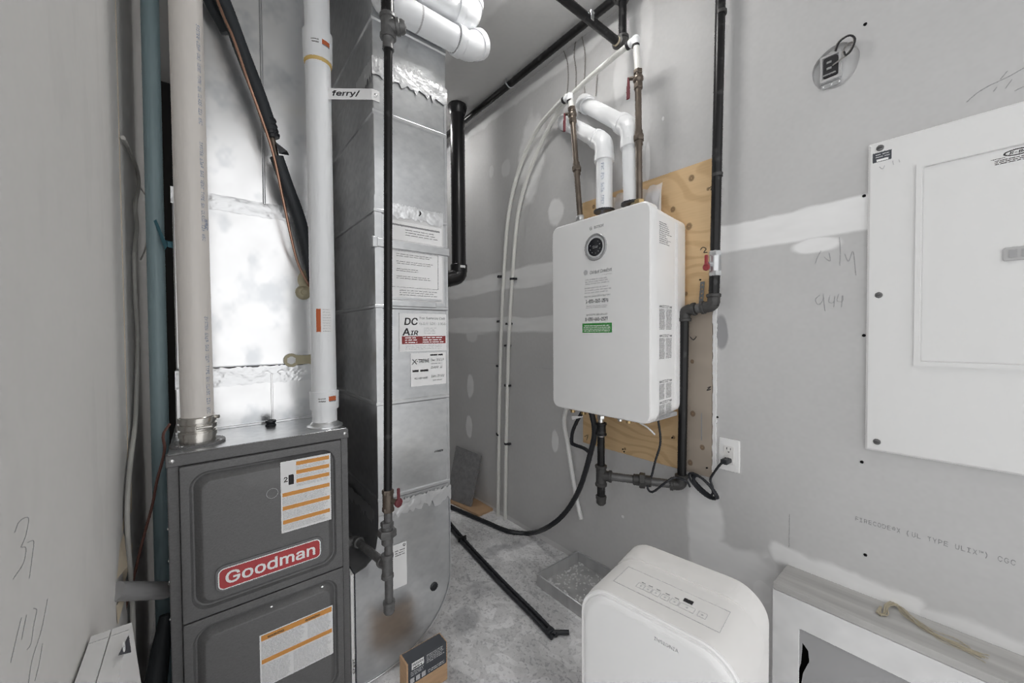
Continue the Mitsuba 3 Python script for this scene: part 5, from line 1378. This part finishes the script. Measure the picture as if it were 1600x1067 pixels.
part(tb, 'tab', hull([A((-0.077, 1.595, 1.482)), A((-0.058, 1.595, 1.479)), A((-0.058, 1.595, 1.459)), A((-0.072, 1.595, 1.461)), A((-0.071, 1.590, 1.476))]), 'teal_metal', False)
whole('brown_wire', sweep(spline([(-.066, 1.36, FZ + .075), (-.080, 1.37, FZ + .045), (-0.080, 1.400, 0.871), (-0.098, 1.420, 0.787), (-0.110, 1.440, 0.717), (-0.134, 1.460, 0.613), (-0.154, 1.470, 0.514), (-0.172, 1.480, 0.436), (-0.181, 1.480, 0.378), (-0.185, 1.480, 0.300)], 8), .0032, 8), 'wire_brown', 'thin brown wire hanging beside the furnace', 'wire')
cd = thing('conduit', 'short grey conduit from the torn wall to the furnace side', 'conduit')
ca, cb = A((-0.170, 1.320, 0.566)), A((-0.088, 1.436, 0.472))
part(cd, 'tube', sweep(A([ca, (ca + cb) / 2, cb]), .0215, 20), 'conduit_gray', 40)
part(cd, 'connector', cat(lathe(cb - unit(cb - ca) * .002, cb + (cb - ca) * 9, [(0, .013), (.002, .016), (.010, .016), (.011, .019), (.0165, .019)], 16), cyl(cb + (.006, -.012, .012), cb + (.006, -.018, .022), .004, 10)), 'chrome', label='bright conduit connector')
# white boxes leaning on the left wall
for k, (x0, x1, lab) in enumerate(((-.166, -.1405, 'flat white carton leaning on the left wall, nearer the wall'), (-.1385, -.1125, 'flat white carton with a black corner label, outer one by the left wall'))):
    sk = .05 * np.array([1, 0, 0])
    c_ = [A((x, y, z)) + (sk * (.63 - z) * 1.7) for x in (x0, x1) for y in (.46, 1.036) for z in (.003, .629)]
    cbx = thing('white_carton', lab, 'box')
    part(cbx, 'carton', hull(c_), 'plastic_white', False)
    part(cbx, 'flap_line', box((x0 + .001, 1.012, .6285), (x1 - .001, 1.013, .6298)), 'plastic_gray', False)
    if k:
        def face(p):
            p = A(p)
            p[0] = x1 + .085 * (.629 - p[2]) + .0004
            return p
        tri = [face(p) for p in ((-0.110, 0.988, 0.632), (-0.108, 0.987, 0.600), (-0.108, 0.897, 0.656))]
        part(cbx, 'corner_label', hull(tri + [p + A((.001, 0, .0002)) for p in tri]), 'label_navy', False, 'black corner label')
        fmx = frame(face((-0.108, 0.937, 0.637)) + A((.0011, 0, 0)), (0, 1, 0), (-.085, 0, 1))
        part(cbx, 'lettering', text('O', .016, fmx, -.008, 0, depth=.001, bold=True), 'ink_white', False)
whole('insulation_roll', sweep(A([(-0.092, 1.500, 0.368), (-0.102, 1.480, 0.291), (-0.114, 1.460, 0.206), (-0.125, 1.440, 0.131)]), [.014, .022, .026, .028], 14), 'foam_black', 'black insulation roll standing in the gap left of the furnace', 'insulation')
